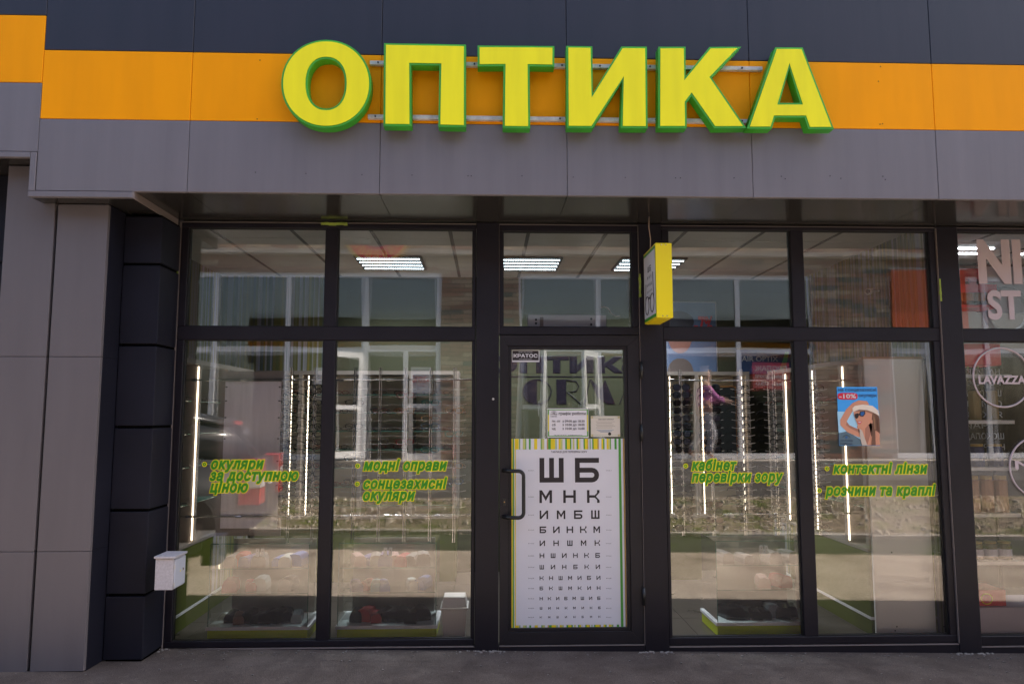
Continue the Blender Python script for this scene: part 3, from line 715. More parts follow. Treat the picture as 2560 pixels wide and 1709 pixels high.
for q in ((a0+.010, a1-.010, z1_-.0115, z1_-.0105), (a0+.010, a1-.010, z0_+.0105, z0_+.0115)): Q('border', GG, *q, IY-.0005, nn)
ht_('Шановні клієнти!', 1496, 1534, 1049, .006, par=nn, off=.02)
for k in range(5): Q('text_line', cm((.3, .26, .22)), a0+.035+.006*(k % 2), a1-.035-.01*((k*2) % 3), z1_-.040-k*.0105, z1_-.0375-k*.0105, IY-.0005, nn)
for k in range(3): Q('text_line', cm((.12, .22, .36)), a0+.04+.012*k, a1-.045-.012*k, z1_-.098-k*.007, z1_-.0955-k*.007, IY-.0005, nn)
x, z = at(1524, 1084, IY); MB().tube([(x, IY-.0012, z), (x, IY-.0006, z)], .011, 12).build('picture', INK, nn)
mt = thing('door_number', 'small black figure 5 stuck on the door glass by the notice', 'number')
x, z = at(1553, 1088, IY); txt('figure', '5', x, x+.014, z, .024, IY, INK, mt, 'cap', off=.02)

# ------------------------------------------------------------ interior shell
FZ = .045; CZ = 3.016; WY = 2.42
fl = struct(B('floor', BACK, -2.75, 5.2, .08, 2.6, FZ-.06, FZ-.006))
for i in range(10):
    for j in range(4):
        B('floor_tile', FLOORM, -2.70+i*.6+.002, -2.10+i*.6-.002, .095+j*.6, .095+j*.6+.596, FZ-.005, FZ, fl)
cl = struct(B('ceiling', BACK, -2.75, 5.2, .16, 2.6, CZ+.012, CZ+.03))
for i in range(13):
    for j in range(4):
        x = -2.463+(i-0.45)*.61
        B('ceiling_tile', CEILM, x+.015, x+.595, .165+j*.6+.007, .165+(j+1)*.6-.007, CZ-.001, CZ+.010, cl)
gm = mat('grid_grey', (.10, .095, .09), .6)
for i in range(14): B('ceiling_rail', gm, -2.463+(i-.45)*.61-.014, -2.463+(i-.45)*.61+.014, .16, 2.42, CZ-.004, CZ+.0115, cl)
wl = struct(B('back_wall', OLIVE, -1.57, 3.27, WY, WY+.1, FZ, CZ+.012))
struct(B('back_wall', WPAPER, -2.75, -1.571, WY, WY+.1, FZ, CZ+.012))
struct(B('side_wall', WPAPER_Y, -2.80, -2.72, .101, 2.42, FZ, CZ+.012))
struct(B('side_wall', WPAPER_Y, 3.27, 3.32, .10, 2.42, FZ, CZ+.012))
struct(B('side_wall', BWALL, 3.321, 3.36, .10, 2.42, FZ, CZ+.012))
struct(B('side_wall', BWALL, 5.15, 5.2, .10, 2.42, FZ, CZ+.012))
struct(B('back_wall', BWALL, 3.36, 5.2, 1.6, 1.7, FZ, CZ+.012))
bm_ = mat('ceiling_shade', (.5, .49, .47), .8)
# ceiling lamps
def lamp_light(t, x, y, watts, col_=(.86, .94, 1)):
    for dx in (-.2, .2):
        for dy in (-.15, .15):
            l = bpy.data.lights.new('lamp_light', 'SPOT'); l.energy = watts; l.spot_size = R(138); l.spot_blend = 1; l.color = col_; l.shadow_soft_size = 0
            o = bpy.data.objects.new('lamp_light', l); col.objects.link(o); o.location = (x+dx, y+dy, CZ-.05); o.parent = t
for k, (x, lab) in enumerate(((-.9, 'square ceiling lamp of four lit tubes, seen in the second upper window'), (.37, 'square ceiling lamp of four lit tubes, seen through the transom over the door'), (1.5, 'square ceiling lamp of four lit tubes, behind the yellow light box'))):
    t = thing('ceiling_lamp', lab, 'lamp', 'ceiling lamps in the optician shop')
    lamp_light(t, x, 1.67, 13)
    B('housing', mat('lamp_louvre', (.05, .065, .07), .4), x-.30, x+.30, 1.38, 1.96, CZ-.02, CZ-.0015, t)
    for j in range(4):
        y = 1.45+j*.145
        m_ = MB()
        for q in range(26): m_.box(x-.28+q*.0218, x-.28+q*.0218+.013, y-.006, y+.006, CZ-.027, CZ-.0205)
        o = m_.build('led_tube', LEDC, t); o['kind'] = 'stuff'
for x in (4.0, 4.9):
    t = thing('ceiling_lamp', 'lit lamp of the neighbouring shop, %s' % ('nearer the party wall' if x < 4.5 else 'farther to the right'), 'lamp')
    lamp_light(t, x, .98, 3)
    B('housing', WHITE, x-.28, x+.28, .7, 1.26, CZ-.02, CZ-.0015, t)
    for j in range(2): B('led_tube', LEDN, x-.26, x+.26, .85+j*.2, .87+j*.2, CZ-.026, CZ-.0205, t)

# ------------------------------------------------------------ spectacles
def ov(cx, cz, rx, rz, n=12, p=2.6): return [(cx+rx*math.copysign(abs(math.cos(a))**(2/p), math.cos(a)), cz+rz*math.copysign(abs(math.sin(a))**(2/p), math.sin(a))) for a in [2*math.pi*k/n for k in range(n)]]
def make_glasses(lens_m, frame_m, thick=.0028, sun=True):
    t = bpy.data.objects.new('glasses', None); col.objects.link(t)
    f = MB()
    for s_ in (-1, 1):
        f.tube([(x, 0, z) for x, z in ov(s_*.034, 0, .028, .022 if sun else .018)+[ov(s_*.034, 0, .028, .022 if sun else .018)[0]]], thick, 4, False)
        f.tube([(s_*.062, 0, .010), (s_*.068, .004, .010), (s_*.069, .02, .010), (s_*.060, .12, .002), (s_*.058, .138, -.016)], thick*.9, 4)
    f.tube([(-.008, 0, .006), (0, -.001, .009), (.008, 0, .006)], thick, 4)
    f.build('frame', frame_m, t)
    if sun:
        for s_ in (-1, 1): MB().prism(ov(s_*.034, 0, .027, .021), -.0008, .0008).build('lens', lens_m, t)
    KIDS[t.name] = list(t.children) or [o for o in bpy.data.objects if o.parent == t]
    return t
ORD = ['first', 'second', 'third', 'fourth', 'fifth', 'sixth', 'seventh', 'eighth', 'ninth', 'tenth', 'eleventh', 'twelfth', 'thirteenth', 'fourteenth', 'fifteenth', 'sixteenth', 'seventeenth', 'eighteenth', 'nineteenth', 'twentieth']
SUNP = [make_glasses(cm(c, .1), cm(fc, .25), .0035) for c, fc in (((.01, .01, .012), (.012, .012, .012)), ((.03, .02, .05), (.015, .012, .02)), ((.25, .09, .02), (.03, .018, .012)), ((.02, .03, .06), (.012, .012, .015)), ((.09, .02, .015), (.02, .015, .015)))]
OPTP = [make_glasses(None, cm(fc, .3), .0030, False) for fc in ((.015, .015, .017), (.3, .02, .015), (.02, .08, .16), (.35, .16, .02), (.02, .02, .02), (.03, .25, .22), (.2, .18, .16))]
SN = ['black', 'violet tinted', 'amber tinted', 'blue tinted', 'reddish brown']
ON = ['thin black', 'red', 'blue', 'orange', 'dark', 'turquoise', 'pale grey']
for p, nme in list(zip(SUNP, ['sunglasses']*9))+list(zip(OPTP, ['spectacles']*9)): p.name = nme
KIDS = {p.name: [o for o in bpy.data.objects if o.parent == p] for p in SUNP+OPTP}
def place_glasses(proto, label, cat, grp, loc, rz=0):
    c = proto.copy(); col.objects.link(c); c.location = loc; c.rotation_euler = (R(random.uniform(-6, 2)), 0, rz)
    c['label'] = label; c['category'] = cat; c['group'] = grp
    for ch_ in KIDS[proto.name]:
        d = ch_.copy(); col.objects.link(d); d.parent = c
    return c

# chrome rails behind the glass
def hrail(xa, xb, z, y, lab):
    t = thing('display_rail', lab, 'rail', 'horizontal display rails behind the glass')
    MB().tube([(xa, y, z), (xb, y, z+.004)], .0065, 8).build('bar', CHROME, t, smooth=True)
    n = int((xb-xa)/.35)
    for k in range(n+1):
        x = xa+.1+k*.35
        if x < xb: MB().tube([(x-.018, y, z), (x+.018, y, z)], .010, 8).build('clamp', CHROME, t)
RY = .25
hrail(-2.21, -.11, 1.850, RY, 'upper chrome rail behind the two windows left of the door')
hrail(-2.21, -.11, .885, RY, 'lower chrome rail behind the two windows left of the door')
hrail(1.25, 2.74, 1.850, RY, 'upper chrome rail behind the windows right of the door')
hrail(1.25, 2.74, .885, RY, 'lower chrome rail behind the windows right of the door')
HM = mat('acrylic_holder', (.78, .75, .72), .25)
def holder_mesh():
    m_ = MB(); m_.tube([(-.085, -.016, .006), (-.05, -.024, 0), (.05, -.024, 0), (.085, -.016, .006)], .0024, 4); return m_.mesh('holder')
HME = holder_mesh(); HME.materials.append(HM)
SHORT = ['rod beside the grey board', 'rod by the far left mullion', 'first rod of the second window', 'second rod of the second window', 'third rod of the second window', 'fourth rod of the second window', 'last rod of the second window', 'first rod right of the door', 'second rod right of the door', 'third rod right of the door', 'fourth rod right of the door', 'rod beside the sun hat poster']
RODS = [(-1.41, 'second from the board in the left window', 'L'), (-1.24, 'partly hidden by the left mullion', 'L'), (-.955, 'leftmost in the second window', 'L'), (-.775, 'second in the second window', 'L'), (-.592, 'third in the second window', 'L'), (-.412, 'fourth in the second window', 'L'), (-.24, 'rightmost in the second window', 'L'),
        (1.405, 'leftmost right of the door', 'R'), (1.625, 'second right of the door', 'R'), (1.855, 'third right of the door', 'R'), (2.095, 'fourth right of the door', 'R'), (2.40, 'beside the sun hat poster', 'R')]
for ri, (x, w_, side) in enumerate(RODS):
    t = thing('display_rod', 'vertical chrome display rod with spectacle holders, '+w_, 'rod', 'vertical display rods behind the glass')
    zb_, zt_ = (.70, 1.94) if side == 'L' else (.74, 1.93)
    MB().tube([(x-.006, RY-.018, zb_), (x-.006, RY-.018, zt_)], .0055, 6).build('pole', CHROME, t)
    MB().tube([(x+.008, RY-.018, zb_), (x+.008, RY-.018, zt_)], .0035, 6).build('pole', CHROME, t)
    n = 17 if side == 'L' else 19
    for k in range(n):
        z = 1.782-k*.0557
        h = bpy.data.objects.new('holder', HME); col.objects.link(h); h.parent = t; h.location = (x, RY-.018, z)
        loc = (x, RY-.045, z+.016)
        row = ORD[k]+' from top'; w_s = SHORT[ri]
        if ri in (7, 8):
            if k in (13, 14) and ri == 8: continue
            q = random.choice([0, 0, 0, 0, 1, 3, 2 if 1 < k < 5 else 0, 4 if k > 14 else 0])
            place_glasses(SUNP[q], '%s sunglasses, %s on the %s' % (SN[q], row, w_s), 'sunglasses', 'sunglasses on the display rods', loc, random.uniform(-.1, .1))
        elif ri in (9, 10, 11):
            q = random.choice([0, 0, 4, 0, 4, 1 if k == 9 else 0])
            place_glasses(OPTP[q], '%s spectacles, %s on the %s' % (ON[q], row, w_s), 'spectacles', 'spectacles on the display rods', loc, random.uniform(.2, .6))
        elif ri < 2:
            place_glasses(OPTP[0], 'thin black spectacles, %s on the %s' % (row, w_s), 'spectacles', 'spectacles on the display rods', loc, random.uniform(-.5, .1))
        else:
            q = {(3, 1): 1, (3, 3): 3, (3, 7): 1, (4, 4): 3, (4, 8): 5, (4, 5): 2, (5, 3): 3, (5, 6): 5, (5, 7): 6, (5, 12): 2, (5, 10): 3, (2, 7): 6, (1, 2): 0, (1, 9): 4, (4, 2): 5, (1, 5): 4, (1, 12): 0, (2, 3): 4, (2, 10): 0}.get((ri-1, k))
            if q is not None:
                place_glasses(OPTP[q], '%s spectacles, %s on the %s' % (ON[q], row, w_s), 'spectacles', 'spectacles on the display rods', loc, random.uniform(-.15, .15))
# hanging grey board in the left window
t = thing('hanging_board', 'plain grey board with studded edge hanging from chrome rails in left window', 'board')
B('frame_panel', GREYWOOD, -1.93, -1.475, .285, .30, .745, 1.915, t)
B('sheet', mat('board_grey', (.85, .80, .84), .4, noise_amt=.10, nscale=5, stretch=(5, 1, .3)), -1.895, -1.495, .272, .283, .80, 1.84, t)
m_ = MB()
for z in (1.80, 1.70, 1.58, 1.43, 1.27, 1.1): 
    for x in (-1.885, -1.505): m_.box(x-.006, x+.006, .266, .272, z-.004, z+.004)
o = m_.build('studs', DARKM, t); o['kind'] = 'stuff'

# ------------------------------------------------------------ wall cabinets
WOODG = GREYWOOD
def shelf_goods(t_pos, lab, grp):
    q = random.choice([0, 4, 6, 0, 1]); place_glasses(OPTP[q], '%s spectacles %s' % (ON[q], lab), 'spectacles', grp, t_pos[:3], t_pos[3])
def side_cabinet(sgn, xf, xb, ys, lab, whr):
    t = thing('display_cabinet', lab, 'cabinet')
    Y0, Y1 = ys[0], ys[-1]
    B('back_panel', CREAM, xb, xb+sgn*.015, Y0, Y1, .64, 2.0, t)
    B('top_panel', WOODG, xf, xb+sgn*.02, Y0, Y1, 1.985, 2.02, t)
    B('bottom_shelf', WOODG, xf, xb, Y0, Y1, .625, .645, t)
    B('drawer_front', LIMED, xf+sgn*.004, xb, Y0+.0, (Y0+Y1)/2, .175, .62, t); B('drawer_front', WPAPER_Y, xf+sgn*.006, xb, (Y0+Y1)/2+.004, Y1, .175, .62, t)
    B('white_edge', WHITE, xf, xf+sgn*.03, Y0, Y1, .155, .172, t)
    B('plinth', LIMED, xf+sgn*.004, xb, Y0, Y1, FZ, .153, t)
    for k, y in enumerate(ys):
        B('divider', WOODG, xf, xb, y-.02, y+.02, .646, 1.984, t)
        if k < len(ys)-1 and not (sgn > 0 and k == 3):
            B('led_strip', LEDW, xf+sgn*.008, xf+sgn*.014, ys[k+1]-.028, ys[k+1]-.0215, .66, 1.97, t)
        if k < len(ys)-1:
            for j, z in enumerate((.92, 1.2, 1.45, 1.7)):
                B('glass_shelf', VEDGE, xf+sgn*.05, xb, y+.03, ys[k+1]-.03, z, z+.005, t)
                if (j+k) % 2 == 0 or k == 0:
                    for g_ in range(2):
                        shelf_goods((xf+sgn*.14, y+.2+g_*.22, z+.025, sgn*R(90)), 'on %s shelf, %s bay of %s cabinet, %s pair' % (ORD[3-j], ORD[k], whr, ('nearer', 'farther')[g_]), 'spectacles in the wall cabinets')
    return t
side_cabinet(-1, -2.22, -2.62, [.19, .66, 1.27, 1.95], 'taupe wall cabinet with lit shelves along the left wall', 'left wall')
rc = side_cabinet(1, 2.72, 3.2, [.19, .50, 1.03, 1.6, 1.98], 'taupe wall cabinet with lit shelves along the right wall', 'right wall')
t = rc
B('end_panel', mat('end_white', (.93, .91, .89), .35), 2.735, 3.165, .150, .168, FZ, 2.005, t, bevel=.002)
B('end_cap', mat('oak_edge', (.35, .2, .12), .5), 2.73, 3.17, .146, .172, 2.006, 2.022, t)
for px, py in ((2229, 1380), (2346, 1380), (2242, 1565), (2238, 1575), (2360, 1565), (2250, 1001), (2244, 1123), (2258, 1123)):
    x, z = at(px, py, .15); MB().tube([(x, .1485, z), (x, .151, z)], .005, 8).build('screw_cap', DARKM if py > 1300 else WHITE, t)
# back cabinets
def back_cabinet(xs, leds, lab, bp, whr):
    t = thing('display_cabinet', lab, 'cabinet')
    yf, yb = 2.0, 2.40
    B('back_panel', bp, xs[0], xs[-1], yb-.015, yb, .64, 2.0, t)
    B('top_panel', WOODG, xs[0]-.02, xs[-1]+.02, yf, yb, 1.985, 2.02, t); B('bottom_shelf', WOODG, xs[0]-.02, xs[-1]+.02, yf, yb, .625, .645, t)
    B('plinth', LIMED, xs[0], xs[-1], yf+.01, yb, FZ, .624, t)
    for x in xs: B('divider', WOODG, x-.018, x+.018, yf, yb-.016, .646, 1.984, t)
    for x in leds: B('led_strip', LEDW, x, x+(.006 if x > 2.3 or x < 0 else .0035), yf-.012, yf+.004, .66, 1.97, t)
    for i in range(len(xs)-1):
        for j in range(7):
            z = .74+j*.175; B('glass_shelf', VEDGE, xs[i]+.03, xs[i+1]-.03, yf+.05, yb-.02, z, z+.005, t)
            for g_ in range(2):
                shelf_goods((xs[i]+.17+g_*.2, yf+.12, z+.025, R(180)*0), '%s on %s shelf, %s bay of %s' % (('left', 'right')[g_], ORD[6-j], ORD[i], whr), 'spectacles in the wall cabinets')
    return t
back_cabinet([-2.18, -1.79, -1.22, -.74, -.3], [-1.87, -1.715], 'lit display cabinet on the striped back wall, left of the door', CREAM, 'left back cabinet')
back_cabinet([1.62, 2.03, 2.53], [1.76, 2.075, 2.47], 'lit cream display cabinet on the back wall, right of the door', CREAM, 'right back cabinet')
t = thing('mirror', 'tall dark mirror in a thin orange wood frame behind the sunglasses', 'mirror')
B('frame', cm((.28, .12, .03)), 2.08, 2.40, 1.96, 1.975, 1.02, 1.88, t); B('glass', cm((.03, .035, .035), .1), 2.095, 2.385, 1.952, 1.959, 1.035, 1.865, t)

# posters on the back wall
t = thing('wall_poster', 'back wall poster of a face beside a red figure -7% on blue', 'poster')
B('sheet', cm((.10, .15, .26)), 1.84, 2.36, WY-.012, WY-.002, 1.62, 2.76, t)
Q('frame_edge', RAIL, 1.83, 2.37, 1.61, 2.77, WY-.003, t)
MB().prism(ov(1.98, 2.42, .13, .19, 18, 2), WY-.016, WY-.013).build('face', cm((.26, .12, .10)), t)
MB().prism(ov(1.97, 2.56, .16, .11, 18, 2), WY-.0195, WY-.0165).build('hair', cm((.03, .03, .04)), t)
MB().prism(ov(1.98, 1.98, .14, .2, 18, 2.4), WY-.0155, WY-.013).build('shoulder', cm((.12, .09, .08)), t)
txt('lettering', '-7%', 2.13, 2.33, 2.45, .17, WY-.015, cm((.5, .05, .06)), t, 'cap', off=.03)
Q('caption_band', cm((.4, .4, .42)), 1.98, 2.34, 1.70, 1.80, WY-.0135, t)
t = thing('wall_poster', 'dark blue wide poster with a green swoosh on the back wall', 'poster')
B('sheet', cm((.02, .06, .17)), 2.57, 3.2, WY-.012, WY-.002, 2.02, 2.27, t)
txt('lettering', 'AIR OPTIX', 2.62, 3.0, 2.15, .055, WY-.014, cm((.4, .45, .5)), t, 'cap', off=.01)
MB().prism([(3.0, 2.03), (3.06, 2.03), (3.12, 2.25), (3.08, 2.25)], WY-.014, WY-.0125).build('swoosh', cm((.05, .3, .12)), t)
t = thing('wall_logo', 'large dark lettering in two lines on the olive back wall behind the door', 'logo')
NK = cm((.012, .012, .02), .6)
txt('lettering', 'оптика', .02, 1.62, 2.035, .155, WY-.004, NK, t, 'x', off=.035, res=5)
B('rule', NK, .1, 1.7, WY-.006, WY-.001, 1.985, 1.993, t)
MB().tube([(.50+.145*math.cos(a), WY-.004, 1.835+.125*math.sin(a)) for a in [R(20*k) for k in range(19)]], .006, 6).build('letter', NK, t)
MB().prism([(.50, 1.71), (.44, 1.72), (.38, 1.76), (.355, 1.835), (.38, 1.91), (.44, 1.95), (.50, 1.96)], WY-.006, WY-.002).build('letter', NK, t)
MB().prism([(.70, 1.71), (.80, 1.71), (.80, 1.96), (.70, 1.96)], WY-.006, WY-.002).build('letter', NK, t)
MB().tube([(.80, WY-.004, 1.955), (.90, WY-.004, 1.94), (.93, WY-.004, 1.89), (.90, WY-.004, 1.84), (.81, WY-.004, 1.83), (.95, WY-.004, 1.71)], .006, 6).build('letter', NK, t)
for q in ([(.98, 1.71), (.99, 1.71), (1.05, 1.96), (1.04, 1.96)], [(1.04, 1.96), (1.12, 1.78), (1.16, 1.86), (1.06, 1.96)], [(1.12, 1.78), (1.2, 1.96), (1.3, 1.71), (1.22, 1.71)], [(1.34, 1.71), (1.35, 1.71), (1.46, 1.96), (1.45, 1.96)], [(1.46, 1.96), (1.55, 1.71), (1.45, 1.71)]):
    MB().prism(q, WY-.006, WY-.002).build('letter', NK, t)

# ------------------------------------------------------------ low glass vitrines with cases
CASEM = {}
def case_mesh(w_, h_, d_):
    m_ = MB(); pr = [(-w_/2, 0), (w_/2, 0), (w_/2*1.0, h_*.55), (w_/2*.72, h_*.92), (0, h_), (-w_/2*.72, h_*.92), (-w_/2, h_*.55)]
    m_.prism(pr, -d_/2, d_/2); me = m_.mesh('glasses_case'); return me
CM = [case_mesh(.085, .075, .16), case_mesh(.075, .06, .15), case_mesh(.10, .085, .14)]
def vitrine(x0, x1, lab, rows_, whr):
    t = thing('glass_vitrine', lab, 'display case')
    y0, y1 = .20, .60; zt_ = .70
    B('base', LIME, x0+.012, x1-.012, y0+.008, y1, FZ, .118, t, bevel=.002)
    B('tray', mat('tray_white', (.9, .9, .92), .4), x0, x1, y0, y1, .119, .142, t, bevel=.002)
    for a in ((x0+.015, x1-.015, y0+.012, y0+.012), (x0+.015, x1-.015, y1-.02, y1-.02)):
        q = MB(); q.flat = True; q.quad((a[0], a[2], .143), (a[1], a[2], .143), (a[1], a[2], zt_), (a[0], a[2], zt_)); q.build('glass_side', VGLASS, t)
    for x in (x0+.015, x1-.015):
        q = MB(); q.flat = True; q.quad((x, y0+.013, .143), (x, y1-.021, .143), (x, y1-.021, zt_), (x, y0+.013, zt_)); q.build('glass_side', VGLASS, t)
    B('top_edge', VEDGE, x0+.012, x1-.012, y0+.010, y0+.016, zt_, zt_+.005, t); B('corner_edge', VEDGE, x0+.012, x0+.016, y0+.0065, y0+.0105, .144, zt_-.002, t); B('corner_edge', VEDGE, x1-.016, x1-.012, y0+.0065, y0+.0105, .144, zt_-.002, t)
    B('back_panel', mat('vitrine_back', (.5, .46, .43), .5), x0+.05, x1-.05, y1-.018, y1-.01, .143, zt_-.02, t)
    for z in (.36, .53):
        q = MB(); q.flat = True; q.quad((x0+.02, y0+.02, z), (x1-.02, y0+.02, z), (x1-.02, y1-.03, z), (x0+.02, y1-.03, z)); q.build('glass_shelf', VGLASS, t)
        B('shelf_edge', VEDGE, x0+.02, x1-.02, y0+.0185, y0+.0198, z-.002, z+.002, t)
    for s_ in (-1, 1):
        xx = (x0+x1)/2+s_*.018; o = B('lock', WHITE, xx-.012, xx+.012, y0+.004, y0+.0105, zt_-.085, zt_-.028, t, bevel=.002)
        MB().tube([(xx, y0+.003, zt_-.045), (xx, y0+.0038, zt_-.045)], .003, 6).build('screw', DARKM, o)
    for r_, (z, cols) in enumerate(rows_):
        n = len(cols)
        for k, c in enumerate(cols):
            if c is None: continue
            me = random.choice(CM).copy(); me.materials.append(cm(c[1], .6))
            o = bpy.data.objects.new('glasses_case', me); col.objects.link(o)
            o.location = (x0+.09+(x1-x0-.18)*(k+.5)/n+random.uniform(-.006, .006), y0+.14+random.uniform(-.02, .04), z); o.rotation_euler = (0, 0, random.uniform(-.35, .35))
            tag(o, '%s case, %s from left, %s of the vitrine %s' % (c[0], ORD[k], ('tray', 'middle shelf', 'top shelf')[r_], whr), 'spectacle case', 'spectacle cases in the vitrines')
bk = ('black', (.012, .012, .014)); dk = ('dark grey', (.03, .03, .035)); br = ('brown', (.22, .1, .06)); sv = ('silver', (.3, .3, .32)); rd = ('red', (.4, .03, .03)); bl = ('blue', (.13, .2, .5)); wt = ('white', (.6, .58, .55)); pk = ('pink', (.55, .3, .26)); tp = ('taupe', (.25, .2, .18)); vi = ('violet', (.16, .12, .25))
vitrine(-1.945, -1.235, 'low glass vitrine with lime base at the far left window', [(.143, [bk, br, bk, dk, bk, bk, bk, sv]), (.361, [rd, None, rd, wt, None, None, tp, None]), (.531, [tp, rd, vi, tp, None, bl, wt, bl])], 'at the far left')
vitrine(-1.055, -.345, 'low glass vitrine with lime base beside the waste bin', [(.143, [dk, rd, rd, bk, bk, bk, bk, bk]), (.361, [vi, rd, ('pale blue', (.3, .5, .55)), bl, None, None, wt, bl]), (.531, [pk, vi, tp, vi, pk, rd, tp, tp])], 'beside the waste bin')
vitrine(1.615, 2.33, 'low glass vitrine with lime base right of the door', [(.143, [bk, bk, dk, bk, bk, sv, bk, bk]), (.361, [None, None, None, None, pk, None, rd, None]), (.531, [tp, None, tp, None, None, tp, None, tp])], 'right of the door')
# bin
t = thing('waste_bin', 'white swing lid waste bin standing beside the second vitrine', 'bin')
def frustum(name, m, x0, x1, z0, z1, tpr, y0, y1, parent):
    v = [(x0+tpr, y0+tpr, z0), (x1-tpr, y0+tpr, z0), (x1-tpr, y1-tpr, z0), (x0+tpr, y1-tpr, z0), (x0, y0, z1), (x1, y0, z1), (x1, y1, z1), (x0, y1, z1)]
    b = MB(); b.v = v; b.f = [(0, 3, 2, 1), (4, 5, 6, 7), (0, 1, 5, 4), (1, 2, 6, 5), (2, 3, 7, 6), (3, 0, 4, 7)]; return b.build(name, m, parent, bevel=.003)
BINM = mat('bin_cream', (.78, .74, .70), .45)
frustum('body', BINM, -.318, -.142, FZ, .2515, .014, .17, .36, t)
B('rim', BINM, -.328, -.132, .158, .372, .252, .268, t, bevel=.003)
b = MB(); b.v = [(-.318, .168, .267), (-.142, .168, .267), (-.142, .362, .267), (-.318, .362, .267), (-.305, .20, .335), (-.155, .20, .335), (-.155, .33, .335), (-.305, .33, .335)]; b.f = [(0, 3, 2, 1), (4, 5, 6, 7), (0, 1, 5, 4), (1, 2, 6, 5), (2, 3, 7, 6), (3, 0, 4, 7)]
l_ = b.build('lid', BINM, t, bevel=.003); B('flap', BINM, -.300, -.160, .192, .1945, .288, .330, l_); B('flap_seam', DARKM, -.300, -.160, .1900, .1925, .282, .286, l_)

# sun hat poster
t = thing('sunglasses_poster', 'poster of a laughing woman in sun hat and sunglasses offering -10%', 'poster')
QY = .0275
def pp(x, y): return at(2000+x/3.825, 840+y/3.825, QY)
P0 = pp(352, 484); P1 = pp(765, 1046)
BX0, BX1, BZ0, BZ1 = P0[0], P1[0], P1[1], P0[1]
PAL = {'sky': (.05, .38, .92), 'sky2': (.40, .70, .92), 'skin': (.66, .30, .19), 'skin2': (.42, .18, .12), 'hat': (.86, .74, .62), 'hair': (.17, .08, .05), 'red': (.65, .015, .05), 'sea': (.10, .17, .22), 'towel': (.6, .5, .42)}
B('sheet', cm(PAL['sky']), BX0, BX1, QY, QY+.0015, BZ0, BZ1, t)
def shp(name, c, pts, k=1):
    r_ = [pp(*p) for p in pts]; q = fill_mesh(name, r_, [], QY-.0007*k, c if not isinstance(c, str) else cm(PAL[c]), t, 0); return q
shp('sky', 'sky2', [(356, 720), (757, 720), (762, 1042), (378, 1042)])
shp('sea', 'sea', [(370, 925), (470, 905), (520, 950), (600, 1000), (600, 1043), (378, 1043)], 2)
shp('arm', 'skin', [(500, 640), (560, 612), (640, 620), (660, 655), (580, 668), (510, 700), (445, 815), (470, 850), (560, 890), (600, 960), (560, 965), (450, 915), (385, 850), (383, 800), (440, 700)], 3)
shp('shoulder', 'skin', [(540, 860), (700, 830), (757, 900), (764, 1042), (600, 1042), (580, 960)], 4)
shp('hair', 'hair', [(620, 700), (740, 715), (757, 790), (764, 930), (720, 900), (680, 960), (660, 860), (620, 800)], 5)
shp('face', 'skin', [(510, 720), (640, 700), (690, 730), (680, 820), (620, 880), (560, 882), (548, 850), (530, 800), (515, 760)], 6)
shp('hat_shadow', cm((.34, .17, .11)), [(512, 722), (560, 702), (640, 706), (700, 728), (690, 745), (630, 722), (560, 720)], 7); shp('neck_shadow', 'skin2', [(620, 880), (680, 820), (690, 880), (665, 960), (640, 1042), (620, 1042)], 5); shp('arm_shadow', 'skin2', [(445, 815), (470, 850), (560, 890), (575, 925), (480, 880), (440, 850)], 4); shp('hair_strand', cm((.32, .17, .09)), [(700, 740), (715, 800), (720, 890), (708, 890), (698, 800)], 7); shp('hair_strand', cm((.10, .04, .02)), [(730, 760), (745, 830), (750, 920), (738, 900), (728, 820)], 7); shp('ear', 'skin', [(672, 800), (690, 800), (692, 830), (678, 835)], 7)
shp('hat', 'hat', [(495, 690), (520, 665), (600, 652), (690, 665), (740, 705), (757, 765), (720, 740), (640, 705), (560, 700), (505, 725)], 7)
shp('towel', 'towel', [(565, 880), (590, 900), (625, 1000), (640, 1042), (590, 1042), (570, 960)], 8)
shp('strap', 'hair', [(690, 905), (715, 900), (720, 1042), (680, 1042)], 8)
shp('sunglasses', INK, [(518, 745), (548, 735), (560, 745), (570, 722), (615, 712), (622, 740), (600, 768), (572, 765), (560, 752), (552, 778), (532, 790), (522, 775)], 9)
shp('lens', cm((.03, .12, .35), .2), [(575, 727), (608, 720), (612, 742), (596, 760), (576, 757)], 10)
shp('mouth', 'red', [(545, 810), (590, 815), (575, 838), (555, 838)], 8); shp('teeth', PAPER, [(550, 815), (583, 819), (572, 828), (556, 826)], 9)
x0, z0_ = pp(360, 606); x1, z1_ = pp(548, 541)
fill_mesh('price_badge', [(a, b) for a, b in ov((x0+x1)/2, (z0_+z1_)/2, (x1-x0)/2, (z1_-z0_)/2, 20, 4)], [], QY-.002, cm(PAL['red']), t, 0)
a = pp(372, 592); b_ = pp(535, 592); txt('lettering', '-10%', a[0], b_[0], a[1], (pp(372, 552)[1]-a[1]), QY-.003, PAPER, t, 'cap', off=.03, res=2)
a = pp(366, 526); b_ = pp(728, 526); txt('lettering', 'на сонцезахисні', a[0], b_[0], a[1], .0175, QY-.003, cm((.03, .05, .12)), t, 'x', off=.012, res=2)
a = pp(560, 580); b_ = pp(730, 580); txt('lettering', 'окуляри', a[0], b_[0], a[1], .0175, QY-.003, cm((.03, .05, .12)), t, 'x', off=.012, res=2)
a = pp(387, 1008); b_ = pp(502, 1008); txt('lettering', 'оптика', a[0], b_[0], a[1], .013, QY-.003, cm((.03, .05, .1)), t, 'x', off=.012, res=2)
a = pp(387, 1038); b_ = pp(502, 1038); txt('lettering', 'NEEMA', a[0], b_[0], a[1], .013, QY-.003, cm((.03, .05, .1)), t, 'cap', off=.03, res=2)
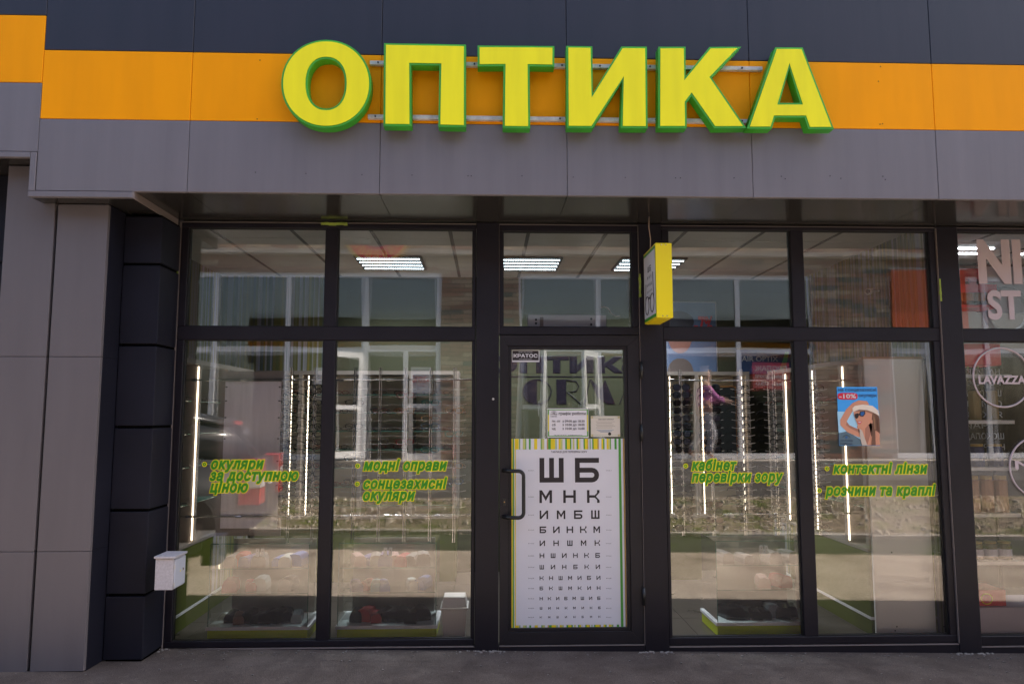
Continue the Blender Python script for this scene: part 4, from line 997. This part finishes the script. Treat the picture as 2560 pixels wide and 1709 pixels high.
a = pp(442, 965); MB().tube([(a[0]+.026*math.cos(q), QY-.003, a[1]-.008+.022*math.sin(q)) for q in [R(20+14*k) for k in range(11)]], .0016, 5).build('eye_logo', INK, t); MB().tube([(a[0], QY-.0035, a[1]), (a[0], QY-.002, a[1])], .009, 12).build('eye_logo', cm((.03, .12, .3)), t)

# fan heater box above the door, camera on the wall
t = thing('air_curtain', 'pale grey air curtain box with round knobs behind the transom glass', 'air curtain')
ACM = mat('steel_grey', (.5, .47, .47), .4, noise_amt=.05)
B('case', ACM, .285, .85, .12, .26, 2.19, 2.315, t, bevel=.003)
for px, py in ((1340, 799), (1340, 808), (1478, 797), (1478, 811)):
    x, z = at(px, py, .118); MB().tube([(x, .1195, z), (x, .114, z)], .0085, 12).build('knob', DARKM, t)
x, z = at(1354, 805, .118); B('latch', mat('latch_brown', (.2, .15, .13), .4), x-.013, x+.013, .113, .1195, z-.036, z+.036, t, bevel=.002)
pts = [at(px, py, .2) for px, py in ((1503, 769), (1510, 766), (1520, 770), (1530, 785), (1540, 791), (1550, 790))]
o = MB().tube([(x, .2, z) for x, z in pts], .0035, 6).build('cable', mat('cable_beige', (.5, .38, .3)), smooth=True); tag(o, 'short pale cable curling beside the air curtain box inside the transom', 'cable')
t = thing('security_camera', 'small white security camera mounted on the striped right wall', 'camera')
MB().tube([(3.10, .74, 2.60), (3.19, .86, 2.625)], [.026, .022], 12).build('body', WHITE, t); MB().tube([(3.19, .86, 2.63), (3.268, .88, 2.63)], .008, 8).build('mount', WHITE, t); MB().tube([(3.098, .737, 2.6), (3.094, .732, 2.599)], .018, 12).build('lens', BLACKM, t)

# ------------------------------------------------------------ neighbour shop window
t = thing('window_sticker', 'large rounded pinkish grey letters in two rows on the neighbour window', 'window lettering')
VY = .022
for s, pa, pb, py, h, off in (('NI', 2447, 2557, 702, .305, .05), ('ST', 2471, 2556, 795, .205, .035)):
    x0, zb_ = at(pa, py, VY); x1 = at(pb, py, VY)[0]; txt('letters', s, x0, x1, zb_, h, VY, VPINK, t, 'cap', off=off, res=5)
t = thing('window_sticker', 'complete pinkish grey ring with a word across it on the neighbour window', 'window lettering')
cx_, cz_ = at(2505, 943, VY); rr = at(2577, 943, VY)[0]-cx_
MB().tube([(cx_+rr*math.cos(R(7.5*k)), VY, cz_+rr*math.sin(R(7.5*k))) for k in range(49)], .0065, 6, False).build('ring', VPINK, t)
x0, zb_ = at(2447, 958.5, VY); txt('letters', 'LAVAZZA', x0, x0+.345, zb_, .058, VY, VPINK, t, 'cap', off=.04)
t = thing('window_sticker', 'round pinkish grey ring cut by the right picture edge on neighbour window', 'window lettering')
cx_, cz_ = at(2597, 1168, VY)
MB().tube([(cx_+rr*math.cos(R(7.5*k)), VY, cz_+rr*math.sin(R(7.5*k))) for k in range(49)], .0065, 6, False).build('ring', VPINK, t)
txt('letters', 'M', cx_-.17, cx_-.05, cz_-.01, .06, VY, VPINK, t, 'cap', off=.02)
sh = thing('shelf_unit', 'open shelf unit with white shelf boards in the neighbour window', 'shelf')
SHZ = [at(2418, y, .15)[1] for y in (938, 1053, 1170, 1286, 1406)]
for z in SHZ: B('shelf', WHITE, 3.40, 3.83, .15, .42, z-.018, z+.008, sh, bevel=.002)
for x in (3.385, 3.835): B('upright', mat('upright_dark', (.05, .045, .04), .5), x-.006, x+.006, .40, .425, FZ, 2.05, sh)
def jar(x, z, h, r_, c, lid, lab, cat='jar', label_c=None):
    t = thing('bottle' if cat == 'bottle' else 'jar', lab, cat, 'goods on the neighbour shop shelves', (x, .24, z))
    if cat == 'bottle': MB().tube([(0, 0, 0), (0, 0, h*.62), (0, 0, h*.76), (0, 0, h)], [r_, r_, r_*.35, r_*.32], 12).build('body', c, t, smooth=False)
    else: MB().tube([(0, 0, 0), (0, 0, h*.86), (0, 0, h*.9)], [r_, r_, r_*.85], 12).build('body', c, t)
    MB().tube([(0, 0, h*(.9 if cat == 'jar' else 1)+.0005), (0, 0, h*(1.0 if cat == 'jar' else 1.08))], r_*(.9 if cat == 'jar' else .36), 12).build('lid', lid, t)
    if label_c: MB().tube([(0, 0, h*.2), (0, 0, h*.6)], r_*1.02, 12).build('paper_label', label_c, t)
GOLD = cm((.5, .35, .12)); BRN = cm((.09, .035, .015), .2); DRY = cm((.5, .3, .2)); 
for k in range(4): jar(3.44+k*.105, SHZ[4]+.009, .125, .046, BRN, GOLD, 'brown jar with white and purple label, %s on the lowest shelf' % ORD[k], label_c=cm((.9, .82, .92)))
for k in range(4): jar(3.44+k*.105, SHZ[3]+.009, .26, .045, DRY, GOLD, 'tall jar of reddish dry goods, %s on the shelf below the ring sticker' % ORD[k])
for k in range(3): jar(3.45+k*.14, SHZ[2]+.009, .16, .05, cm((.05, .06, .16)), GOLD, 'dark blue tin, %s on the middle shelf' % ORD[k])
for k in range(3): jar(3.47+k*.13, SHZ[1]+.009, .24, .04, cm((.28, .2, .08)), DARKM, 'amber coffee jar, %s on the second shelf' % ORD[k])
for k, c in enumerate(((.2, .5, .05), (.4, .5, .05), (.15, .45, .05), (.3, .5, .05))): B('x', cm(c), 3.455+k*.075, 3.463+k*.075, .30, .305, SHZ[0]+.06, SHZ[0]+.21, None); tag(bpy.data.objects['x'], 'thin bright green straw packet, %s above the top shelf' % ORD[k], 'packet', 'green packets'); bpy.data.objects['x'].name = 'straw_packet'
t = thing('promo_display', 'red topped display tray holding brown bottles in the neighbour window', 'display')
z_ = at(2450, 762, .16)[1]
B('back_board', cm((.8, .03, .05)), 3.39, 3.78, .36, .38, z_, 2.72, t); B('tray', cm((.8, .03, .05)), 3.39, 3.78, .15, .36, z_-.02, z_, t, bevel=.002); B('header', cm((.8, .03, .05)), 3.39, 3.76, .15, .17, 2.50, 2.56, t)
B('hood', cm((.8, .03, .05)), 3.39, 3.76, .15, .36, 1.96, 2.12, t, bevel=.004)
for k in range(4): jar(3.43+k*.085, z_+.001, .19, .036, BRN, cm((.4, .02, .03)), 'brown bottle with orange label, %s on the red display tray' % ORD[k], 'bottle', cm((.55, .2, .03)))
t = thing('coffee_poster', 'pale board with a grey ring behind the letters of the neighbour shop', 'poster')
B('sheet', cm((.5, .5, .58)), 3.80, 4.5, .43, .45, z_-.02, 2.75, t)
MB().tube([(4.02+.17*math.cos(R(12*k)), .425, 2.40+.17*math.sin(R(12*k))) for k in range(31)], .022, 6, False).build('ring', cm((.3, .29, .32)), t)
mb_ = thing('menu_board', 'black board with white lettering seen from behind in the neighbour window', 'sign')
B('board', cm((.01, .01, .014)), 3.52, 4.3, .46, .48, 1.26, 2.08, mb_)
for k, s in enumerate(('ХОЛОДНІ', 'НАПИТКИ', 'ГОРІХИ', 'ШОКОЛАД', 'СЛИВКИ', 'ЯБКОВЕ', 'ЧАЙ', 'ШОКОЛАД', 'НІ ФРУКТИ')):
    txt('lettering', s, 3.66-.01*(k % 3), 3.96-(.12 if s == 'ЧАЙ' else 0), 1.99-k*.082, .045, .458, cm((.45, .5, .58)), mb_, 'cap', off=.008, flip=True, res=2)
t = thing('red_box', 'red cardboard box with yellow wreath print on the neighbour window ledge', 'box')
B('carton', cm((.6, .04, .04)), 3.40, 3.66, .12, .34, .262, .37, t, bevel=.002)
MB().tube([(3.52+.04*math.cos(R(20*k)), .119, .31+.035*math.sin(R(20*k))) for k in range(19)], .004, 5, False).build('wreath_print', VINYL_Y, t)
struct(B('window_ledge', mat('ledge_grey', (.62, .55, .62), .5), 3.382, 5.1, .085, .44, FZ, .26))

# ------------------------------------------------------------ the other side of the street
OY = -9.2
op = thing('brick_shop_row', 'row of shops with brick coloured cladding and white framed windows across the street', 'building')
struct(B('terrace', CONC, -18, 18, -15, -8.7, .37, .738))
OP = [(-13.5, -8.2), (-7.2, -.93), (.62, 2.87), (3.5, 6.45), (8.0, 11.5)]
edges = [-18]+[v for q in OP for v in q]+[18]
for k in range(0, len(edges), 2): B('wall', BRICK, edges[k], edges[k+1], OY-.25, OY, .739, 4.38, op)
B('wall', BRICK, -18, 18, OY-.25, OY, 4.381, 6.4, op)
B('ledge', CONC, -18, 18, OY, OY+.15, 4.72, 4.80, op)
B('roof', BACK, -18, 18, OY-5, OY-.25, 5.6, 6.3, op)
B('inner_wall', mat('dim_interior', (.14, .13, .11), .8), -18, 18, OY-3.2, OY-3, .74, 5.6, op); B('inner_ceiling', BACK, -18, 18, OY-3, OY-.26, 4.5, 4.6, op)
def o_window(x0, x1, mull, trans=2.85):
    e = bpy.data.objects.new('window', None); col.objects.link(e); e.parent = op
    xs = [x0]+mull+[x1]; q = .045
    for x in xs: B('frame_bar', PVC, x-q if x not in (x0,) else x, x+q if x != x1 else x, OY-.12, OY-.04, .742, 4.378, e)
    for a, b in zip(xs[:-1], xs[1:]):
        for z in (.80, trans, 4.33): B('frame_bar', PVC, a+q+.001, b-q-.001, OY-.115, OY-.045, z-.05, z+.05, e)
        for z0, z1 in ((.85, trans-.05), (trans+.05, 4.28)): B('glass_pane', OPANE, a+q, b-q, OY-.083, OY-.077, z0, z1, e)
OPANE = glass_mat('far_glass', .2, (.5, .52, .52))
o_window(-13.5, -8.2, [-11.5, -10.]); o_window(-7.2, -2.42, [-5.3, -3.9])
o_window(.62, 2.87, [2.17]); o_window(3.5, 6.45, [4.96]); o_window(8.0, 11.5, [8.75, 10.])
# doorway between X -2.42 and -0.93 with top light
e = bpy.data.objects.new('doorway', None); col.objects.link(e); e.parent = op
for a, b, c, d in ((-2.419, -2.33, .742, 4.378), (-1.02, -.93, .742, 4.378), (-2.329, -1.021, 2.80, 2.92), (-2.329, -1.021, 4.28, 4.378), (-1.65, -1.56, .742, 2.799)): B('frame_bar', PVC, a, b, OY-.13, OY-.02, c, d, e)
B('glass_pane', OPANE, -2.328, -1.022, OY-.083, OY-.077, 2.921, 4.279, e)
B('glass_pane', OPANE, -1.559, -1.021, OY-.083, OY-.077, .86, 2.799, e); B('frame_bar', PVC, -1.559, -1.021, OY-.12, OY-.05, 1.72, 1.80, e); B('frame_bar', PVC, -1.559, -1.021, OY-.12, OY-.05, .742, .859, e)
def leaf(hx, w_, ang, z0=.80, z1=2.78):
    l = bpy.data.objects.new('door_leaf', None); col.objects.link(l); l.parent = op; l.location = (hx, OY+.0, 0); l.rotation_euler = (0, 0, ang)
    for a, b, c, d in ((0, .085, z0, z1), (w_-.085, w_, z0, z1), (.086, w_-.086, z0, z0+.12), (.086, w_-.086, z1-.1, z1), (.086, w_-.086, 1.70, 1.78)): B('frame_bar', PVC, a, b, -.03, .03, c, d, l)
    B('glass_pane', OPANE, .086, w_-.086, -.004, .004, z0+.121, 1.699, l); B('glass_pane', OPANE, .086, w_-.086, -.004, .004, 1.781, z1-.101, l)
    MB().tube([(w_-.05, .03, 1.55), (w_-.05, .08, 1.57), (w_-.05, .08, 1.83), (w_-.05, .03, 1.85)], .012, 6).build('handle', PVC, l)
leaf(-2.44, .84, R(125)); leaf(.68, .78, R(60)); leaf(2.12, .75, R(118))
def notice(lab, x0, x1, z0, z1, y, c, lines=()):
    t = thing('notice_sheet', lab, 'notice'); B('sheet', cm(c), x1, x0, y, y+.004, z0, z1, t)
    for s, za, h, cc in lines:
        me = text_raw(s, .02, 0, 2); a, b_, _, _ = bb(me); k = (x1-x0)*.86/(b_-a)
        for v in me.vertices: v.co = (x1-(x1-x0)*.07-(v.co.x-a)*k, y+.006+v.co.z*.001, za+v.co.y*h/CH)
        me.update(); link('lettering', me, cm(cc), t)
    return t
notice('red sheet reading ПРОДАЖ приміщення inside the window across the street', 5.22, 5.95, 2.10, 2.62, OY-.07, (.5, .03, .04), [('ПРОДАЖ', 2.45, .10, (.75, .72, .7)), ('приміщення', 2.31, .09, (.75, .72, .7)), ('тел. 050', 2.17, .08, (.75, .72, .7))])
notice('white sheet with red figures 20% beside the doorway across the street', -1.50, -1.12, 2.0, 2.50, OY-.03, (.6, .6, .65), [('АПТЕКА', 2.40, .05, (.1, .1, .3)), ('-20%', 2.2, .13, (.55, .06, .06))])
for x, z, w_, h_, l in ((-3.35, 2.35, .34, .32, 'upper wide'), (-3.25, 1.95, .24, .14, 'small middle'), (-3.05, 1.5, .3, .36, 'lower tall')): notice('blank white paper, %s one on the window left of the doorway' % l, x, x+w_, z-h_/2, z+h_/2, OY-.03, (.75, .75, .78))
t = thing('round_sign', 'round red sign with gold rim and marks high on the brick row', 'sign')
m_ = MB(); 
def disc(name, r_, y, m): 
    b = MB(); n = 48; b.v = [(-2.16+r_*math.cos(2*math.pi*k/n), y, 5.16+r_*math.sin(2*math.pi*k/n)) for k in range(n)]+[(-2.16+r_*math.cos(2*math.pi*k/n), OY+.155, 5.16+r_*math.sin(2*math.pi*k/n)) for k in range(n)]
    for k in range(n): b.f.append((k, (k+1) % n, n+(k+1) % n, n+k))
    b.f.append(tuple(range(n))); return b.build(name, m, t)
disc('rim', .66, OY+.17, mat('gold_added_glow', (.7, .5, .15), .4, emis=.12)); disc('disc', .60, OY+.18, mat('red_added_glow', (.7, .03, .05), .4, emis=.08)); disc('inner_ring', .34, OY+.19, cm((.6, .45, .4))); disc('centre', .30, OY+.2, cm((.35, .12, .2)))  # faint glow added to rim, disc and marks to brighten their reflection
for k in range(9):
    a = R(200+k*17.5); p = lambda r_, da: (-2.16+r_*math.cos(a+da), OY+.195, 5.16+r_*math.sin(a+da))
    MB().tube([p(.40, -.05), p(.55, -.05), p(.55, .06), p(.40, .06)], .016, 4).build('gold_mark', MATS['gold_added_glow'], t)
B('bracket', FRAME, -2.3, -2.0, OY, OY+.16, 4.9, 5.5, t)
# red awning banner
t = thing('hanging_banner', 'orange red cloth banner hanging on the brick row across the street', 'banner')
B('cloth', cm((.62, .09, .015)), 8.05, 9.6, OY+.02, OY+.03, 3.28, 4.50, t); MB().tube([(8.0, OY+.025, 4.51), (9.65, OY+.025, 4.51)], .02, 8).build('pole', RAIL, t)
# cream balloons in the far window
for k, (x, z) in enumerate(((8.95, 2.4), (9.2, 2.1), (8.95, 1.75), (9.3, 1.6), (9.5, 2.35), (9.05, 1.3), (9.45, 1.1))):
    bm = bmesh.new(); bmesh.ops.create_icosphere(bm, subdivisions=3, radius=.17); me = bpy.data.meshes.new('balloon'); 
    for v in bm.verts: v.co.z *= 1.15
    bm.to_mesh(me); bm.free(); o = link('balloon', me, cm((.6, .58, .42)), smooth=True); o.location = (x, OY-.35, z)
    tag(o, 'cream balloon, %s of a bunch inside the window across the street' % ORD[k], 'balloon', 'cream balloons in the far window')

# parked red car (seen only mirrored in the glass)
car = thing('parked_car', 'dark grey hatchback with red tail lamps, mirrored in the far left window', 'car')
CP = mat('car_paint', (.055, .055, .06), .25); CG = mat('car_glass', (.02, .022, .025), .08)
cz0 = gz(-4, -3)
def cbody(prof, y0, y1, name, m, bev=.03, tx_=0):
    p = MB().prism(prof, y0, y1).build(name, m, car, bevel=bev, seg=2, smooth=True); return p
X = -2.44
body = [(X, cz0+.32), (X-.02, cz0+.9), (X-.12, cz0+.98), (X-2.9, cz0+.95), (X-3.9, cz0+.78), (X-4.05, cz0+.55), (X-4.0, cz0+.25), (X-.1, cz0+.22)]
cbody(body, -4.40, -2.92, 'body', CP, .05)
cbin = [(X-.14, cz0+.982), (X-.42, cz0+1.33), (X-1.0, cz0+1.44), (X-1.9, cz0+1.42), (X-2.75, cz0+.982)]
cbody(cbin, -4.30, -3.04, 'cabin', CG, .03)
cbody([(X-.46, cz0+1.335), (X-1.0, cz0+1.445), (X-1.9, cz0+1.425), (X-1.95, cz0+1.46), (X-1.0, cz0+1.485), (X-.40, cz0+1.37)], -4.28, -3.06, 'roof', CP, .01)
for xx in (X-.72, X-3.2):
    for yy in (-2.93, -4.39):
        MB().tube([(xx, yy-.1, cz0+.31), (xx, yy+.1, cz0+.31)], .31, 20).build('wheel', mat('tyre', (.02, .02, .02), .8), car)
        MB().tube([(xx, yy+.10 if yy > -4 else yy-.10, cz0+.31), (xx, yy+.11 if yy > -4 else yy-.11, cz0+.31)], .19, 16).build('rim', CHROME, car)
for yy in (-3.05, -4.27):
    B('tail_lamp', cm((.5, .02, .02), .2), X-.22, X+.008, yy-.16, yy+.137 if yy > -4 else yy+.12, cz0+.50, cz0+.98, car, bevel=.01); B('reversing_lamp', cm((.7, .7, .72), .2), X-.14, X+.016, yy-.08, yy+.143 if yy > -4 else yy+.08, cz0+.68, cz0+.82, car, bevel=.005)
B('brake_lamp', cm((.5, .02, .02), .2), X-.44, X-.405, -3.95, -3.55, cz0+1.345, cz0+1.385, car); B('number_plate', WHITE, X, X+.015, -3.92, -3.40, cz0+.68, cz0+.80, car)

pv = Vector((X, -2.92, 0)); car.rotation_euler = (0, 0, R(-7)); car.location = pv-Matrix.Rotation(R(-7), 3, 'Z') @ pv

# pedestrian in pink (seen only mirrored in the glass)
def skin(name, J, E, m, parent=None, lv=2):
    me = bpy.data.meshes.new(name); me.from_pydata([j[:3] for j in J], E, []); o = link(name, me, m, parent)
    md = o.modifiers.new('s', 'SKIN'); 
    for i, j in enumerate(J): me.skin_vertices[0].data[i].radius = (j[3], j[4] if len(j) > 4 else j[3]); me.skin_vertices[0].data[i].use_root = i == 0
    sb = o.modifiers.new('d', 'SUBSURF'); sb.levels = lv; sb.render_levels = lv; md.use_smooth_shade = True
    return o
pr = thing('person', 'person in pink top walking with arms stretched forward, mirrored right of the door', 'person', loc=(4.15, -8.93, .74))
SKN = mat('skin', (.45, .24, .17), .5)
body_m = skin('body', [(0, 0, .92, .14, .11), (0, 0, 1.12, .125, .10), (.02, 0, 1.30, .16, .11), (.03, 0, 1.42, .10, .08), (.05, 0, 1.50, .05), (.07, 0, 1.60, .085, .075), (.07, 0, 1.70, .07),
 (.03, .17, 1.38, .06), (.18, .2, 1.18, .042), (.42, .17, 1.10, .033), (.50, .16, 1.10, .03),
 (.03, -.17, 1.38, .06), (.15, -.2, 1.15, .042), (.38, -.17, 1.16, .033), (.46, -.16, 1.18, .03),
 (.03, .09, .85, .095), (.14, .09, .48, .065), (.05, .09, .10, .042), (.16, .09, .035, .035),
 (-.03, -.09, .85, .095), (-.02, -.09, .48, .065), (-.25, -.09, .14, .042), (-.16, -.09, .05, .035)],
 [(0, 1), (1, 2), (2, 3), (3, 4), (4, 5), (5, 6), (3, 7), (7, 8), (8, 9), (9, 10), (3, 11), (11, 12), (12, 13), (13, 14), (0, 15), (15, 16), (16, 17), (17, 18), (0, 19), (19, 20), (20, 21), (21, 22)], SKN, pr)
skin('pink_top', [(0, 0, .93, .155, .125), (0, 0, 1.12, .14, .115), (.02, 0, 1.30, .175, .125), (.03, 0, 1.42, .11, .09), (.03, .17, 1.38, .075), (.17, .2, 1.19, .056), (.36, .17, 1.11, .045), (.03, -.17, 1.38, .075), (.14, -.2, 1.16, .056), (.32, -.17, 1.15, .045)], [(0, 1), (1, 2), (2, 3), (3, 4), (4, 5), (5, 6), (3, 7), (7, 8), (8, 9)], cm((.55, .16, .42), .8), pr)
skin('trousers', [(0, 0, .93, .16, .13), (.03, .09, .82, .115), (.14, .09, .48, .08), (.06, .09, .14, .06), (-.03, -.09, .82, .115), (-.02, -.09, .48, .08), (-.23, -.09, .17, .06)], [(0, 1), (1, 2), (2, 3), (0, 4), (4, 5), (5, 6)], cm((.5, .48, .5), .8), pr)
skin('hair', [(.035, 0, 1.70, .085, .08), (.03, 0, 1.76, .06), (.0, 0, 1.62, .07)], [(0, 1), (0, 2)], cm((.5, .42, .36), .8), pr)
for s_ in (-1, 1):
    for k in range(4): MB().tube([((.49 if s_ > 0 else .45), s_*.16+(k-1.5)*.016, 1.10 if s_ > 0 else 1.18), ((.545 if s_ > 0 else .505), s_*.16+(k-1.5)*.02, (1.09 if s_ > 0 else 1.17)), ((.575 if s_ > 0 else .535)-.008*abs(k-1.5), s_*.16+(k-1.5)*.021, (1.065 if s_ > 0 else 1.145))], [.009, .008, .006], 6).build('finger', SKN, pr)
for s_, p in ((1, (.16, .09, .02)), (-1, (-.16, -.09, .035))): B('shoe', WHITE, p[0]-.12, p[0]+.13, p[1]-.045, p[1]+.045, p[2]-.018, p[2]+.06, pr, bevel=.02, seg=2)

# pale mortar crumbs and stains at the foot of the posts
mb = MB()
for px in (-.08, .07, 1.07, 1.22, 3.24, 3.37, -2.14):
    for k in range(14):
        x = px+random.gauss(0, .035); y = -.015-abs(random.gauss(0, .02)); q = random.uniform(.003, .009)
        mb.box(x-q, x+q, y-q, y+q, gz(x, y)-.002, gz(x, y)+q*.8)
o = mb.build('mortar_crumbs', cm((.3, .27, .25), .9)); o['kind'] = 'stuff'; tag(o, 'pale mortar crumbs lying at the feet of the dark posts', 'crumbs')
# prototypes not used in view are removed
for p in SUNP+OPTP:
    for c in KIDS[p.name]: bpy.data.objects.remove(c)
    bpy.data.objects.remove(p)
